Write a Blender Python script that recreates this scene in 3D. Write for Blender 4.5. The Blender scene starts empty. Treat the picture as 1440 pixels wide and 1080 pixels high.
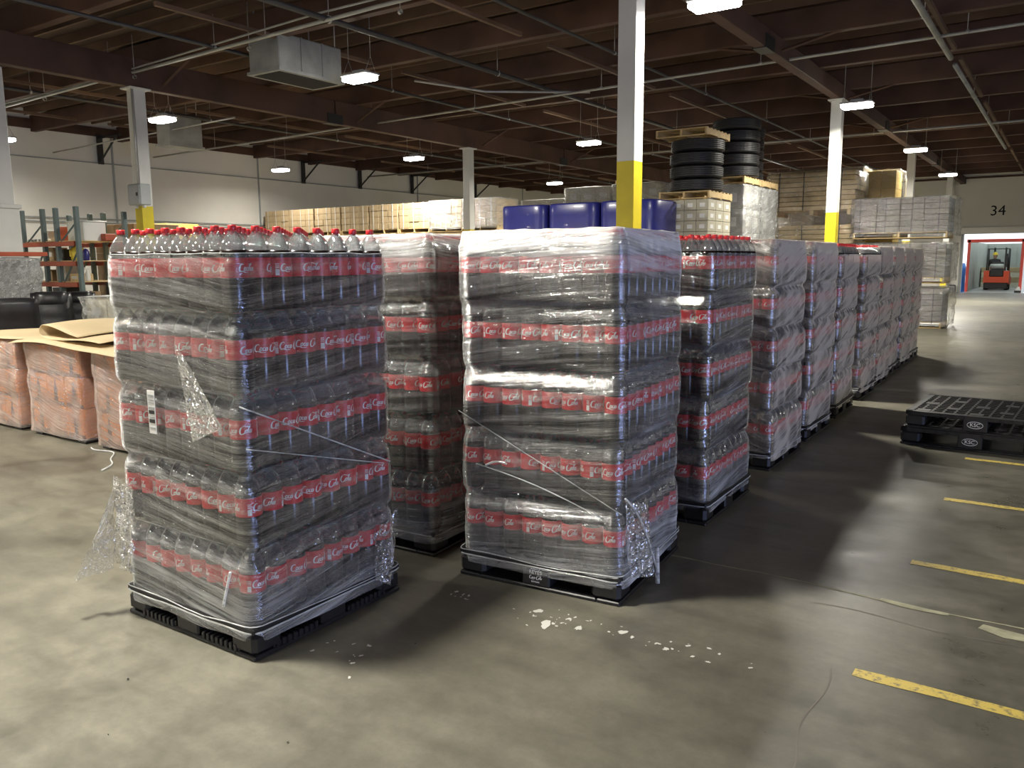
import bpy, bmesh, math, random
from mathutils import Vector, Matrix, noise
PI = math.pi
SC = bpy.context.scene
COL = SC.collection
random.seed(7)

# ------------------------------------------------------------------ camera
cam_d = bpy.data.cameras.new('camera')
cam = bpy.data.objects.new('camera', cam_d)
COL.objects.link(cam)
_p, _r, _y = .151, -.007, .597
_F = Vector((-math.sin(_y)*math.cos(_p), math.cos(_y)*math.cos(_p), -math.sin(_p)))
_R = Vector((math.cos(_y), math.sin(_y), 0))
_U = _R.cross(_F)
_R2 = _R*math.cos(_r) + _U*math.sin(_r)
_U2 = _U*math.cos(_r) - _R*math.sin(_r)
_m = Matrix((_R2, _U2, -_F)).transposed().to_4x4()
_m.translation = Vector((0, 0, 1.6))
cam.matrix_world = _m
cam_d.sensor_fit = 'HORIZONTAL'
cam_d.sensor_width = 36
cam_d.lens = 36*1145/1440
cam_d.clip_start = .05
cam_d.clip_end = 300
SC.camera = cam

# ------------------------------------------------------------------ world, exposure
w = bpy.data.worlds.new('world')
SC.world = w
w.use_nodes = True
bg = w.node_tree.nodes['Background']
bg.inputs[0].default_value = (.86, .93, 1, 1)
bg.inputs[1].default_value = 2.2
SC.view_settings.view_transform = 'Standard'
SC.view_settings.look = 'None'
SC.view_settings.gamma = 1
SC.view_settings.use_curve_mapping = False
SC.view_settings.exposure = 0.0
SC.cycles.max_bounces = 8
SC.cycles.diffuse_bounces = 4
SC.cycles.glossy_bounces = 3
SC.cycles.transmission_bounces = 4
SC.cycles.transparent_max_bounces = 24
SC.cycles.caustics_reflective = False
SC.cycles.caustics_refractive = False
SC.cycles.sample_clamp_indirect = 4
SC.cycles.use_denoising = True

# ------------------------------------------------------------------ hanging lamps (the light grid of the hall, plus an added left-wall row)
LAMPX = (-15.6, -9.7, -3.7)
LAMPY = (-6.7, 1.5, 9.7, 17.9, 26.0, 33.6)
LFIX = {(-15.6,9.7):(-15.56,10.27), (-9.7,9.7):(-9.6,9.87), (-3.7,9.7):(-3.6,9.47), (-15.6,17.9):(-15.72,18.23), (-9.7,17.9):(-10.2,18.5),
        (-15.6,26.0):(-16.49,27.24), (-3.7,17.9):(-3.62,17.15), (-3.7,26.0):(-3.72,25.07), (-3.7,33.6):(-3.83,33.19)}
LAMPS = [(x, y) for y in LAMPY for x in LAMPX] + [(8.2, y) for y in LAMPY] + [(-21.0, y) for y in LAMPY[1:4]]  # last row is added to brighten the left wall
LAMP_W = 340.0
for (x, y) in LAMPS:
    ld = bpy.data.lights.new('lamp_light', 'AREA')
    ld.shape = 'RECTANGLE'
    ld.size = .56
    ld.size_y = .30
    ld.energy = LAMP_W*(.3 if x < -20 else .55 if x > 5 else 2.0 if y > 30 else 1)
    ld.color = (1.0, .95, .84)
    ld.spread = math.radians(165)
    lo = bpy.data.objects.new('lamp_light', ld)
    lo.location = (*LFIX.get((x, y), (x, y)), 4.425)
    COL.objects.link(lo)
# added blue fill for the right-hand stack faces, set in an unseen made-up doorway
for (yy, e) in ((0.3, 560),):
    ld = bpy.data.lights.new('blue_fill', 'AREA')
    ld.shape = 'RECTANGLE'
    ld.size = 2.6
    ld.size_y = 2.7
    ld.energy = e
    ld.color = (.34, .47, 1.0)
    lo = bpy.data.objects.new('blue_fill', ld)
    lo.location = (10.7, yy, 1.45)
    lo.rotation_euler = (0, math.radians(90), 0)
    COL.objects.link(lo)

# ------------------------------------------------------------------ helpers
class MB:
    def __init__(s):
        s.v = []; s.f = []; s.m = []; s.sm = []
    def add(s, vs, fs, mi=0, smooth=False, M=None):
        o = len(s.v)
        if M is not None: vs = [tuple(M @ Vector(p)) for p in vs]
        s.v += [tuple(p) for p in vs]
        for f in fs:
            s.f.append(tuple(i+o for i in f)); s.m.append(mi); s.sm.append(smooth)
        return s
    def box(s, x0, x1, y0, y1, z0, z1, mi=0, M=None):
        vs = [(x0,y0,z0),(x1,y0,z0),(x1,y1,z0),(x0,y1,z0),(x0,y0,z1),(x1,y0,z1),(x1,y1,z1),(x0,y1,z1)]
        return s.add(vs, [(0,3,2,1),(4,5,6,7),(0,1,5,4),(1,2,6,5),(2,3,7,6),(3,0,4,7)], mi, False, M)
    def rbox(s, x0, x1, y0, y1, z0, z1, b=.01, mi=0, M=None):
        # box with chamfered edges
        X = (x0, x0+b, x1-b, x1); Y = (y0, y0+b, y1-b, y1)
        def ring(z, i):
            a, c = X[i], X[3-i]; d, e = Y[i], Y[3-i]
            k = b if i == 0 else b*.5
            return [(a+k,d,z),(c-k,d,z),(c,d+k,z),(c,e-k,z),(c-k,e,z),(a+k,e,z),(a,e-k,z),(a,d+k,z)]
        vs = ring(z0,1)+ring(z0+b,0)+ring(z1-b,0)+ring(z1,1)
        fs = [tuple(range(7,-1,-1)), tuple(range(24,32))]
        for k in range(3):
            for i in range(8):
                j = (i+1) % 8
                fs.append((k*8+i, k*8+j, k*8+8+j, k*8+8+i))
        return s.add(vs, fs, mi, False, M)
    def lathe(s, prof, n=16, mi=0, M=None, smooth=True, c0=False, c1=False):
        vs = []
        for r, z in prof:
            for i in range(n):
                a = 2*PI*i/n
                vs.append((r*math.cos(a), r*math.sin(a), z))
        fs = []
        for k in range(len(prof)-1):
            for i in range(n):
                j = (i+1) % n
                fs.append((k*n+i, k*n+j, k*n+n+j, k*n+n+i))
        if c0: fs.append(tuple(range(n-1,-1,-1)))
        if c1: fs.append(tuple(range((len(prof)-1)*n, len(prof)*n)))
        return s.add(vs, fs, mi, smooth, M)
    def tube(s, pts, r, n=6, mi=0, closed=False, smooth=True):
        P = [Vector(p) for p in pts]
        N = len(P); vs = []; fs = []
        for i in range(N):
            a = P[(i-1) % N] if (closed or i > 0) else P[i]
            b = P[(i+1) % N] if (closed or i < N-1) else P[i]
            t = (b-a).normalized()
            up = Vector((0,0,1)) if abs(t.z) < .9 else Vector((1,0,0))
            u = t.cross(up).normalized(); v = u.cross(t)
            rr = r[i] if isinstance(r, (list, tuple)) else r
            for k in range(n):
                q = 2*PI*k/n
                vs.append(tuple(P[i] + u*math.cos(q)*rr + v*math.sin(q)*rr))
        for i in range(N if closed else N-1):
            j = (i+1) % N
            for k in range(n):
                l = (k+1) % n
                fs.append((i*n+k, j*n+k, j*n+l, i*n+l))
        if not closed:
            fs.append(tuple(range(n))); fs.append(tuple((N-1)*n+k for k in range(n-1,-1,-1)))
        return s.add(vs, fs, mi, smooth)
    def prism(s, poly, z0, z1, mi=0, M=None):
        n = len(poly)
        vs = [(x,y,z0) for x,y in poly]+[(x,y,z1) for x,y in poly]
        fs = [tuple(range(n-1,-1,-1)), tuple(range(n,2*n))]
        for i in range(n):
            j = (i+1) % n
            fs.append((i,j,n+j,n+i))
        return s.add(vs, fs, mi, False, M)
    def mesh(s, name, mats):
        me = bpy.data.meshes.new(name)
        me.from_pydata(s.v, [], s.f)
        for m in mats: me.materials.append(m)
        me.polygons.foreach_set('material_index', s.m)
        me.polygons.foreach_set('use_smooth', s.sm)
        me.update()
        return me
    def build(s, name, mats, parent=None, loc=None, rz=0):
        if not isinstance(mats, (list, tuple)): mats = [mats]
        return mobj(name, s.mesh(name, mats), parent, loc, rz)

def mobj(name, me, parent=None, loc=None, rz=0):
    o = bpy.data.objects.new(name, me)
    COL.objects.link(o)
    if parent: o.parent = parent
    if loc is not None: o.location = loc
    if rz: o.rotation_euler = (0,0,rz)
    return o
def tag(o, label=None, cat=None, group=None, kind=None):
    if label: o['label'] = label
    if cat: o['category'] = cat
    if group: o['group'] = group
    if kind: o['kind'] = kind
    return o
def empty(name, loc=(0,0,0), rz=0):
    o = bpy.data.objects.new(name, None)
    o.empty_display_size = .1
    COL.objects.link(o); o.location = loc; o.rotation_euler = (0,0,rz)
    return o
def copy_tree(o, parent=None):
    c = o.copy(); COL.objects.link(c)
    c.parent = parent
    for ch in list(o.children): copy_tree(ch, c)
    return c
def text_mesh(txt, size, mat, ext=.0005, align='CENTER', shear=0):
    cu = bpy.data.curves.new('t', 'FONT')
    cu.body = txt; cu.size = size; cu.extrude = ext
    cu.align_x = align; cu.align_y = 'CENTER'; cu.shear = shear
    cu.resolution_u = 3
    o = bpy.data.objects.new('t', cu); COL.objects.link(o)
    dg = bpy.context.evaluated_depsgraph_get()
    me = bpy.data.meshes.new_from_object(o.evaluated_get(dg))
    bpy.data.objects.remove(o)
    me.materials.clear(); me.materials.append(mat)
    return me
def stand(o, loc, rz, parent=None):
    """turn a flat text mesh upright; it then faces -Y before rz is applied"""
    if parent: o.parent = parent
    o.rotation_euler = (PI/2, 0, rz); o.location = loc
    return o

# ------------------------------------------------------------------ materials
def nm(name):
    m = bpy.data.materials.new(name); m.use_nodes = True
    nt = m.node_tree; b = nt.nodes['Principled BSDF']
    return m, nt, b
def mat(name, col, rough=.6, metal=0, spec=.5, noise_s=None, var=.15, bump=0, bscale=None, coat=0):
    m, nt, b = nm(name)
    b.inputs['Base Color'].default_value = (*col, 1)
    b.inputs['Roughness'].default_value = rough
    b.inputs['Metallic'].default_value = metal
    b.inputs['Specular IOR Level'].default_value = spec
    b.inputs['Coat Weight'].default_value = coat
    if noise_s:
        tc = nt.nodes.new('ShaderNodeTexCoord')
        n = nt.nodes.new('ShaderNodeTexNoise'); n.inputs['Scale'].default_value = noise_s
        n.inputs['Detail'].default_value = 4
        nt.links.new(tc.outputs['Object'], n.inputs['Vector'])
        r = nt.nodes.new('ShaderNodeValToRGB')
        r.color_ramp.elements[0].position = .3; r.color_ramp.elements[1].position = .7
        r.color_ramp.elements[0].color = (*[c*(1-var) for c in col], 1)
        r.color_ramp.elements[1].color = (*[min(1, c*(1+var)) for c in col], 1)
        nt.links.new(n.outputs['Fac'], r.inputs['Fac'])
        nt.links.new(r.outputs['Color'], b.inputs['Base Color'])
        if bump:
            n2 = n
            if bscale:
                n2 = nt.nodes.new('ShaderNodeTexNoise'); n2.inputs['Scale'].default_value = bscale
                nt.links.new(tc.outputs['Object'], n2.inputs['Vector'])
            bp = nt.nodes.new('ShaderNodeBump'); bp.inputs['Strength'].default_value = bump
            bp.inputs['Distance'].default_value = .01
            nt.links.new(n2.outputs['Fac'], bp.inputs['Height'])
            nt.links.new(bp.outputs['Normal'], b.inputs['Normal'])
    return m
def emit(name, col, s):
    m, nt, b = nm(name)
    b.inputs['Base Color'].default_value = (*col, 1)
    b.inputs['Emission Color'].default_value = (*col, 1)
    b.inputs['Emission Strength'].default_value = s
    return m

def film(name, haze=.2, gloss=.25, tint=(.9,.92,.92), streak=55, rough=.13, tilt=.12, crinkle=False, bumpd=.01, warp=None, ztop=False, zbot=False, facet=0, con=1.0):
    """clear stretch film: see-through, glossy, with milky drawn-out streaks"""
    m = bpy.data.materials.new(name); m.use_nodes = True
    nt = m.node_tree; nt.nodes.clear(); L = nt.links.new
    N = nt.nodes.new
    out = N('ShaderNodeOutputMaterial')
    tc = N('ShaderNodeTexCoord'); sep = N('ShaderNodeSeparateXYZ')
    L(tc.outputs['Object'], sep.inputs[0])
    # warp
    wn = N('ShaderNodeTexNoise'); wn.inputs['Scale'].default_value = 1.6; wn.inputs['Detail'].default_value = 2
    L(tc.outputs['Object'], wn.inputs['Vector'])
    def math_(op, a, b_):
        n = N('ShaderNodeMath'); n.operation = op
        for i, q in enumerate((a, b_)):
            if isinstance(q, (int, float)): n.inputs[i].default_value = q
            else: L(q, n.inputs[i])
        return n.outputs[0]
    xy = math_('SUBTRACT', sep.outputs[0], sep.outputs[1])
    z2 = math_('ADD', sep.outputs[2], math_('MULTIPLY', xy, tilt))
    z2 = math_('ADD', z2, math_('MULTIPLY', wn.outputs['Fac'], .07 if warp is None else warp))
    cb = N('ShaderNodeCombineXYZ')
    k = 1.1 if not crinkle else 7
    L(math_('MULTIPLY', sep.outputs[0], k), cb.inputs[0]); L(math_('MULTIPLY', sep.outputs[1], k), cb.inputs[1])
    L(math_('MULTIPLY', z2, streak), cb.inputs[2])
    s1 = N('ShaderNodeTexNoise'); s1.inputs['Scale'].default_value = 1; s1.inputs['Detail'].default_value = 5
    s1.inputs['Roughness'].default_value = .65
    L(cb.outputs[0], s1.inputs['Vector'])
    big = N('ShaderNodeTexNoise'); big.inputs['Scale'].default_value = 3.2; big.inputs['Detail'].default_value = 3
    L(tc.outputs['Object'], big.inputs['Vector'])
    mr = N('ShaderNodeMapRange'); mr.inputs['From Min'].default_value = .38; mr.inputs['From Max'].default_value = .72
    mr.inputs['To Min'].default_value = 1-.65*con; mr.inputs['To Max'].default_value = 1+.9*con
    L(s1.outputs['Fac'], mr.inputs['Value'])
    mb = N('ShaderNodeMapRange'); mb.inputs['From Min'].default_value = .3; mb.inputs['From Max'].default_value = .7
    mb.inputs['To Min'].default_value = .5; mb.inputs['To Max'].default_value = 1.5
    L(big.outputs['Fac'], mb.inputs['Value'])
    hz = math_('MULTIPLY', math_('MULTIPLY', mr.outputs[0], mb.outputs[0]), haze)
    def zr(a, b_, k_):
        q = N('ShaderNodeMapRange'); q.inputs['From Min'].default_value = a; q.inputs['From Max'].default_value = b_
        q.inputs['To Min'].default_value = 1; q.inputs['To Max'].default_value = k_; L(sep.outputs[2], q.inputs['Value']); return q.outputs[0]
    if ztop: hz = math_('MULTIPLY', hz, zr(1.50, 1.66, ztop))
    if zbot: hz = math_('MULTIPLY', hz, zr(.45, .18, zbot))
    lw = N('ShaderNodeLayerWeight'); lw.inputs['Blend'].default_value = .35
    gl = math_('ADD', math_('MULTIPLY', mr.outputs[0], gloss), math_('MULTIPLY', lw.outputs['Fresnel'], .4))
    bp = N('ShaderNodeBump'); bp.inputs['Strength'].default_value = 1; bp.inputs['Distance'].default_value = bumpd
    b2 = N('ShaderNodeTexNoise'); b2.inputs['Scale'].default_value = 14 if not crinkle else 26; b2.inputs['Detail'].default_value = 3
    L(tc.outputs['Object'], b2.inputs['Vector'])
    L(math_('ADD', s1.outputs['Fac'], math_('MULTIPLY', b2.outputs['Fac'], .25 if not crinkle else .8)), bp.inputs['Height'])
    if facet:
        vo = N('ShaderNodeTexVoronoi'); vo.inputs['Scale'].default_value = facet
        wv = N('ShaderNodeVectorMath'); wv.operation = 'ADD'; L(tc.outputs['Object'], wv.inputs[0])
        sc_ = N('ShaderNodeVectorMath'); sc_.operation = 'SCALE'; sc_.inputs[3].default_value = .25; L(b2.outputs['Color'], sc_.inputs[0]); L(sc_.outputs[0], wv.inputs[1])
        L(wv.outputs[0], vo.inputs['Vector'])
        L(math_('ADD', vo.outputs['Distance'], math_('MULTIPLY', b2.outputs['Fac'], .5)), bp.inputs['Height'])
    tr = N('ShaderNodeBsdfTransparent'); tr.inputs[0].default_value = (.97,.975,.97,1)
    g = N('ShaderNodeBsdfGlossy'); g.inputs['Roughness'].default_value = rough
    g.inputs[0].default_value = (1,1,1,1)
    L(bp.outputs['Normal'], g.inputs['Normal'])
    d = N('ShaderNodeBsdfDiffuse'); d.inputs[0].default_value = (*tint, 1)
    t2 = N('ShaderNodeBsdfTranslucent'); t2.inputs[0].default_value = (*tint, 1)
    L(bp.outputs['Normal'], d.inputs['Normal'])
    md = N('ShaderNodeMixShader'); md.inputs[0].default_value = .3; L(d.outputs[0], md.inputs[1]); L(t2.outputs[0], md.inputs[2])
    m1 = N('ShaderNodeMixShader'); L(gl, m1.inputs[0]); L(tr.outputs[0], m1.inputs[1]); L(g.outputs[0], m1.inputs[2])
    m2 = N('ShaderNodeMixShader')
    # light crosses more film at a slant: haze grows with 1/cos
    ge = N('ShaderNodeNewGeometry'); vd = N('ShaderNodeVectorMath'); vd.operation = 'DOT_PRODUCT'
    L(ge.outputs['Incoming'], vd.inputs[0]); L(ge.outputs['Normal'], vd.inputs[1])
    cs_ = math_('MAXIMUM', math_('ABSOLUTE', vd.outputs['Value'], 0), .16)
    hz = math_('DIVIDE', hz, cs_)
    cl = N('ShaderNodeClamp'); cl.inputs['Max'].default_value = .9; L(hz, cl.inputs[0])
    L(cl.outputs[0], m2.inputs[0]); L(m1.outputs[0], m2.inputs[1]); L(md.outputs[0], m2.inputs[2])
    L(m2.outputs[0], out.inputs[0])
    return m

M = {}
M['wall'] = mat('painted_wall', (.82,.80,.74), .8, noise_s=.5, var=.07)
M['wall_far'] = mat('painted_far_wall', (.78,.765,.70), .8, noise_s=.5, var=.05)
M['white'] = mat('white_paint', (.66,.66,.62), .5, noise_s=2, var=.07)
M['yellow'] = mat('yellow_paint', (.62,.50,.02), .45, noise_s=3, var=.12)
M['timber'] = mat('dark_brown_timber', (.085,.042,.028), .7, noise_s=1.2, var=.35)
M['timber2'] = mat('brown_joist', (.15,.09,.055), .75, noise_s=.8, var=.4)
M['deck'] = mat('plywood_deck', (.075,.05,.036), .85, noise_s=.6, var=.5)
M['pipe'] = mat('steel_pipe', (.45,.45,.42), .4, metal=.3, noise_s=3, var=.15)
M['darkpipe'] = mat('black_pipe', (.06,.055,.05), .45, noise_s=2, var=.2)
M['galv'] = mat('galvanised_sheet', (.36,.37,.35), .5, metal=.35, noise_s=2.5, var=.25)
M['greymetal'] = mat('grey_enclosure', (.33,.35,.35), .5, noise_s=4, var=.08)
M['blackplastic'] = mat('black_pallet_plastic', (.012,.012,.013), .42, noise_s=9, var=.3, bump=.2)
M['lampbody'] = mat('lamp_housing', (.5,.5,.5), .4)
M['lampglow'] = emit('lamp_diffuser', (1,.96,.88), 30)
M['cola'] = mat('cola_filled_bottle', (.010,.0055,.0045), .22, spec=.4)
M['capred'] = mat('red_cap', (.62,.02,.025), .35)
M['labelred'] = mat('red_label', (.60,.012,.022), .38)
M['labelwhite'] = mat('white_print', (.85,.85,.85), .45)
M['wood'] = mat('pallet_wood', (.58,.42,.20), .7, noise_s=5, var=.2)
M['wood2'] = mat('board_wood', (.66,.50,.27), .7, noise_s=3, var=.3)
M['kraft'] = mat('kraft_cardboard', (.44,.33,.19), .75, noise_s=3, var=.12)
M['kraft2'] = mat('brown_cardboard', (.30,.21,.12), .75, noise_s=2, var=.15)
M['sheetcard'] = mat('cardboard_sheet', (.56,.44,.26), .7, noise_s=2.5, var=.07)
M['whitecard'] = mat('white_carton', (.62,.58,.46), .6, noise_s=4, var=.1)
M['palecard'] = mat('pale_printed_carton', (.46,.43,.33), .6, noise_s=5, var=.12)
M['greycard'] = mat('grey_carton', (.44,.44,.42), .6, noise_s=3, var=.15)
M['taupe'] = mat('taupe_carton', (.17,.15,.13), .65, noise_s=3, var=.2)
M['orangecard'] = mat('orange_carton', (.75,.22,.02), .45, noise_s=4, var=.12)
M['yellowcard'] = mat('yellow_carton', (.75,.52,.14), .6, noise_s=3, var=.1)
M['darkprint'] = mat('dark_print', (.035,.012,.02), .5)
M['brownprint'] = mat('brown_print', (.16,.05,.02), .5)
M['blue'] = mat('blue_film', (.020,.022,.17), .32, noise_s=4, var=.15, coat=.15)
M['rubber'] = mat('tyre_rubber', (.018,.018,.019), .5, noise_s=6, var=.2)
M['leather'] = mat('black_leather', (.015,.015,.017), .33, noise_s=14, var=.2, bump=.25)
M['rackgreen'] = mat('rack_upright_paint', (.10,.14,.14), .5, noise_s=4, var=.15)
M['rackorange'] = mat('rack_beam_paint', (.36,.07,.03), .5, noise_s=4, var=.15)
M['redframe'] = mat('red_trailer_paint', (.62,.07,.05), .45)
M['trailer'] = mat('trailer_lining', (.42,.44,.42), .6, noise_s=2, var=.08)
def _roof():
    m = bpy.data.materials.new('translucent_roof'); m.use_nodes = True; nt = m.node_tree; nt.nodes.clear()
    o_ = nt.nodes.new('ShaderNodeOutputMaterial'); t_ = nt.nodes.new('ShaderNodeBsdfTranslucent'); t_.inputs[0].default_value = (.8,.82,.78,1)
    nt.links.new(t_.outputs[0], o_.inputs[0]); return m
M['roofskin'] = _roof()
M['forkred'] = mat('orange_red_paint', (.80,.09,.03), .4)
M['blackmetal'] = mat('black_metal', (.02,.02,.02), .45)
M['hardhat'] = mat('yellow_helmet', (.80,.58,.02), .35)
M['skin'] = mat('skin', (.42,.25,.17), .6)
M['cloth'] = mat('dark_jacket', (.03,.03,.035), .9)
M['tarp'] = mat('blue_tarp', (.05,.25,.75), .5)
M['yellowjug'] = mat('yellow_jug', (.75,.62,.08), .35)
M['bin'] = mat('white_bin', (.70,.70,.66), .45)
M['paper'] = mat('white_paper', (.75,.75,.72), .7)
M['seam'] = mat('joint_sealant', (.34,.33,.22), .7, noise_s=12, var=.3)
M['wetscrap'] = mat('clear_film_scrap', (.66,.66,.60), .3)
M['black'] = mat('dark_void', (.01,.01,.01), .9)
M['filmA'] = film('stretch_film', .060, .15, rough=.15, streak=48, zbot=2.6)
M['filmB'] = film('stretch_film_streaky', .055, .15, streak=38, tilt=-.1, rough=.19, ztop=5, zbot=2.8)
M['filmE'] = film('stretch_film_plain', .06, .14, streak=38, tilt=-.1, ztop=4, zbot=2.4)
M['filmD'] = film('stretch_film_streaked', .045, .18, streak=30, tilt=.1, zbot=2)
M['filmC'] = film('stretch_film_hazy', .20, .14, tint=(.82,.77,.68), streak=22, tilt=.3, rough=.2, ztop=2)
M['filmL'] = film('thin_loose_film', .02, .10, streak=14, tilt=.4, warp=.5, rough=.16, bumpd=.03, facet=5)
M['filmG'] = film('glossy_film', .03, .20, streak=22, tilt=.1, rough=.14, bumpd=.05, facet=7)
M['filmF'] = film('thin_flap', .06, .30, streak=12, tilt=.6, rough=.14, bumpd=.02, facet=22)
M['filmW'] = film('crinkled_wrap', .08, .22, streak=16, tilt=.3, rough=.14, bumpd=.05, facet=9)
M['filmO'] = film('brown_hazy_wrap', .22, .22, tint=(.58,.47,.40), streak=60, tilt=.2, rough=.16, warp=.1, con=.5, bumpd=.02)
M['filmS'] = film('silver_wrap', .5, .75, streak=14, tilt=.5, crinkle=True, rough=.10, bumpd=.12, facet=13)
M['rope'] = film('rolled_film', .42, .3, streak=40)

def clear_mat():
    m = bpy.data.materials.new('clear_plastic'); m.use_nodes = True
    nt = m.node_tree; nt.nodes.clear(); N = nt.nodes.new; L = nt.links.new
    out = N('ShaderNodeOutputMaterial'); t = N('ShaderNodeBsdfTransparent'); t.inputs[0].default_value = (.90,.91,.91,1)
    g = N('ShaderNodeBsdfGlossy'); g.inputs['Roughness'].default_value = .08
    d = N('ShaderNodeBsdfDiffuse'); d.inputs[0].default_value = (.8,.82,.82,1)
    lw = N('ShaderNodeLayerWeight'); lw.inputs['Blend'].default_value = .45
    mr = N('ShaderNodeMapRange'); mr.inputs['To Min'].default_value = .06; mr.inputs['To Max'].default_value = .75
    L(lw.outputs['Facing'], mr.inputs['Value'])
    a = N('ShaderNodeMixShader'); L(mr.outputs[0], a.inputs[0]); L(t.outputs[0], a.inputs[1]); L(g.outputs[0], a.inputs[2])
    b = N('ShaderNodeMixShader'); b.inputs[0].default_value = .07; L(a.outputs[0], b.inputs[1]); L(d.outputs[0], b.inputs[2])
    L(b.outputs[0], out.inputs[0])
    return m
M['clear'] = clear_mat()

def floor_mat():
    m, nt, b = nm('polished_concrete'); N = nt.nodes.new; L = nt.links.new
    tc = N('ShaderNodeTexCoord')
    def noi(s, d=5, r=.6, dist=0):
        n = N('ShaderNodeTexNoise'); n.inputs['Scale'].default_value = s; n.inputs['Detail'].default_value = d
        n.inputs['Roughness'].default_value = r; n.inputs['Distortion'].default_value = dist
        L(tc.outputs['Object'], n.inputs['Vector']); return n
    def ramp(src, p0, c0, p1, c1):
        r = N('ShaderNodeValToRGB'); e = r.color_ramp.elements
        e[0].position = p0; e[0].color = (*c0, 1); e[1].position = p1; e[1].color = (*c1, 1)
        L(src, r.inputs[0]); return r
    def mix(mode, f, a, c):
        x = N('ShaderNodeMix'); x.data_type = 'RGBA'; x.blend_type = mode
        if isinstance(f, float): x.inputs[0].default_value = f
        else: L(f, x.inputs[0])
        L(a, x.inputs[6]); L(c, x.inputs[7]); return x.outputs[2]
    n1 = noi(.55, 6, .62, .6); n2 = noi(3.2, 8, .7); n3 = noi(22, 6, .75); n4 = noi(1.3, 4, .5, 1.5)
    c1 = ramp(n1.outputs[0], .30, (.127,.120,.092), .70, (.218,.206,.161))
    c2 = ramp(n2.outputs[0], .30, (.72,.72,.72), .68, (1.1,1.1,1.08))
    c3 = ramp(n3.outputs[0], .25, (.80,.80,.80), .62, (1.05,1.05,1.05))
    c = mix('MULTIPLY', 1.0, c1.outputs[0], c2.outputs[0])
    c = mix('MULTIPLY', .8, c, c3.outputs[0])
    st = ramp(n4.outputs[0], .60, (1,1,1), .78, (.62,.62,.60))
    c = mix('MULTIPLY', 1.0, c, st.outputs[0])
    # streaks rubbed along the aisle by pallet jacks
    mp = N('ShaderNodeMapping'); mp.inputs['Scale'].default_value = (1.2, 6, 1); mp.inputs['Rotation'].default_value = (0,0,.5)
    L(tc.outputs['Object'], mp.inputs[0])
    n5 = N('ShaderNodeTexNoise'); n5.inputs['Scale'].default_value = 1.2; n5.inputs['Detail'].default_value = 5; L(mp.outputs[0], n5.inputs['Vector'])
    sk = ramp(n5.outputs[0], .35, (.84,.84,.84), .6, (1.03,1.03,1.03))
    c = mix('MULTIPLY', 1.0, c, sk.outputs[0])
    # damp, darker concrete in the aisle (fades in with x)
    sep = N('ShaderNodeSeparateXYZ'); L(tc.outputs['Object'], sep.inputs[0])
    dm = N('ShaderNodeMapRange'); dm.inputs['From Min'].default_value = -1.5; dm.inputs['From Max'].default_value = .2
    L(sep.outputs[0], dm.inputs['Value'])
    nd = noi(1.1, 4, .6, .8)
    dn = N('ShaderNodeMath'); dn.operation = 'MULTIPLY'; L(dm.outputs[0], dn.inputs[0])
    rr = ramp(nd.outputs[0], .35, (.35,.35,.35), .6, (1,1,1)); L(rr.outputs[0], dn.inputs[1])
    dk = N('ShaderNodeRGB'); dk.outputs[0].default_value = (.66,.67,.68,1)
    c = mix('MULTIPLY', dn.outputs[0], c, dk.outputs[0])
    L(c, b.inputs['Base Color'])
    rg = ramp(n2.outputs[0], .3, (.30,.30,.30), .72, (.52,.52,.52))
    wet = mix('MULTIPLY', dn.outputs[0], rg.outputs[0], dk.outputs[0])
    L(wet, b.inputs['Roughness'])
    b.inputs['Specular IOR Level'].default_value = .45
    bp = N('ShaderNodeBump'); bp.inputs['Strength'].default_value = .25; bp.inputs['Distance'].default_value = .004
    L(n2.outputs[0], bp.inputs['Height']); L(bp.outputs[0], b.inputs['Normal'])
    return m
M['floor'] = floor_mat()

def worn_yellow():
    m, nt, b = nm('worn_yellow_line'); N = nt.nodes.new; L = nt.links.new
    tc = N('ShaderNodeTexCoord')
    n = N('ShaderNodeTexNoise'); n.inputs['Scale'].default_value = 30; n.inputs['Detail'].default_value = 6; n.inputs['Roughness'].default_value = .7
    L(tc.outputs['Object'], n.inputs['Vector'])
    r = N('ShaderNodeValToRGB'); e = r.color_ramp.elements
    e[0].position = .36; e[0].color = (.22,.18,.09,1); e[1].position = .5; e[1].color = (.62,.47,.10,1)
    L(n.outputs[0], r.inputs[0]); L(r.outputs[0], b.inputs['Base Color']); b.inputs['Roughness'].default_value = .5
    return m
M['line'] = worn_yellow()

# ------------------------------------------------------------------ the setting
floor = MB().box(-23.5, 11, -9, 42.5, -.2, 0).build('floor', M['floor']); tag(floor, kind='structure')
def joint(pts, wd, name='joint', m=None, lift=.0012):
    mb = MB(); vs = []; n = len(pts)
    for i, (x, y) in enumerate(pts):
        a = Vector(pts[max(0,i-1)]); b = Vector(pts[min(n-1,i+1)]); t = (b-a).normalized(); u = Vector((-t.y, t.x))
        ww = wd*(.6+.8*random.random())/2
        vs += [(x+u.x*ww, y+u.y*ww, lift), (x-u.x*ww, y-u.y*ww, lift)]
    fs = [(2*i+1, 2*i+3, 2*i+2, 2*i) for i in range(n-1)]
    mb.add(vs, fs); return mb.build(name, m or M['seam'], floor)
random.seed(3)
joint([(-2.4+i*.12, 4.03+.012*math.sin(i*.7)+random.uniform(-.006,.006)-.002*i) for i in range(60)], .012)
joint([(-.9+i*.06, 3.79+.02*math.sin(i*.5)) for i in range(22)], .006, m=M['taupe'])
joint([(-.66+.02*math.sin(i)+i*.006, 3.2-i*.1) for i in range(24)], .006, m=M['taupe'])
joint([(5.0, -9+i*1.) for i in range(50)], .012)
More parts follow.
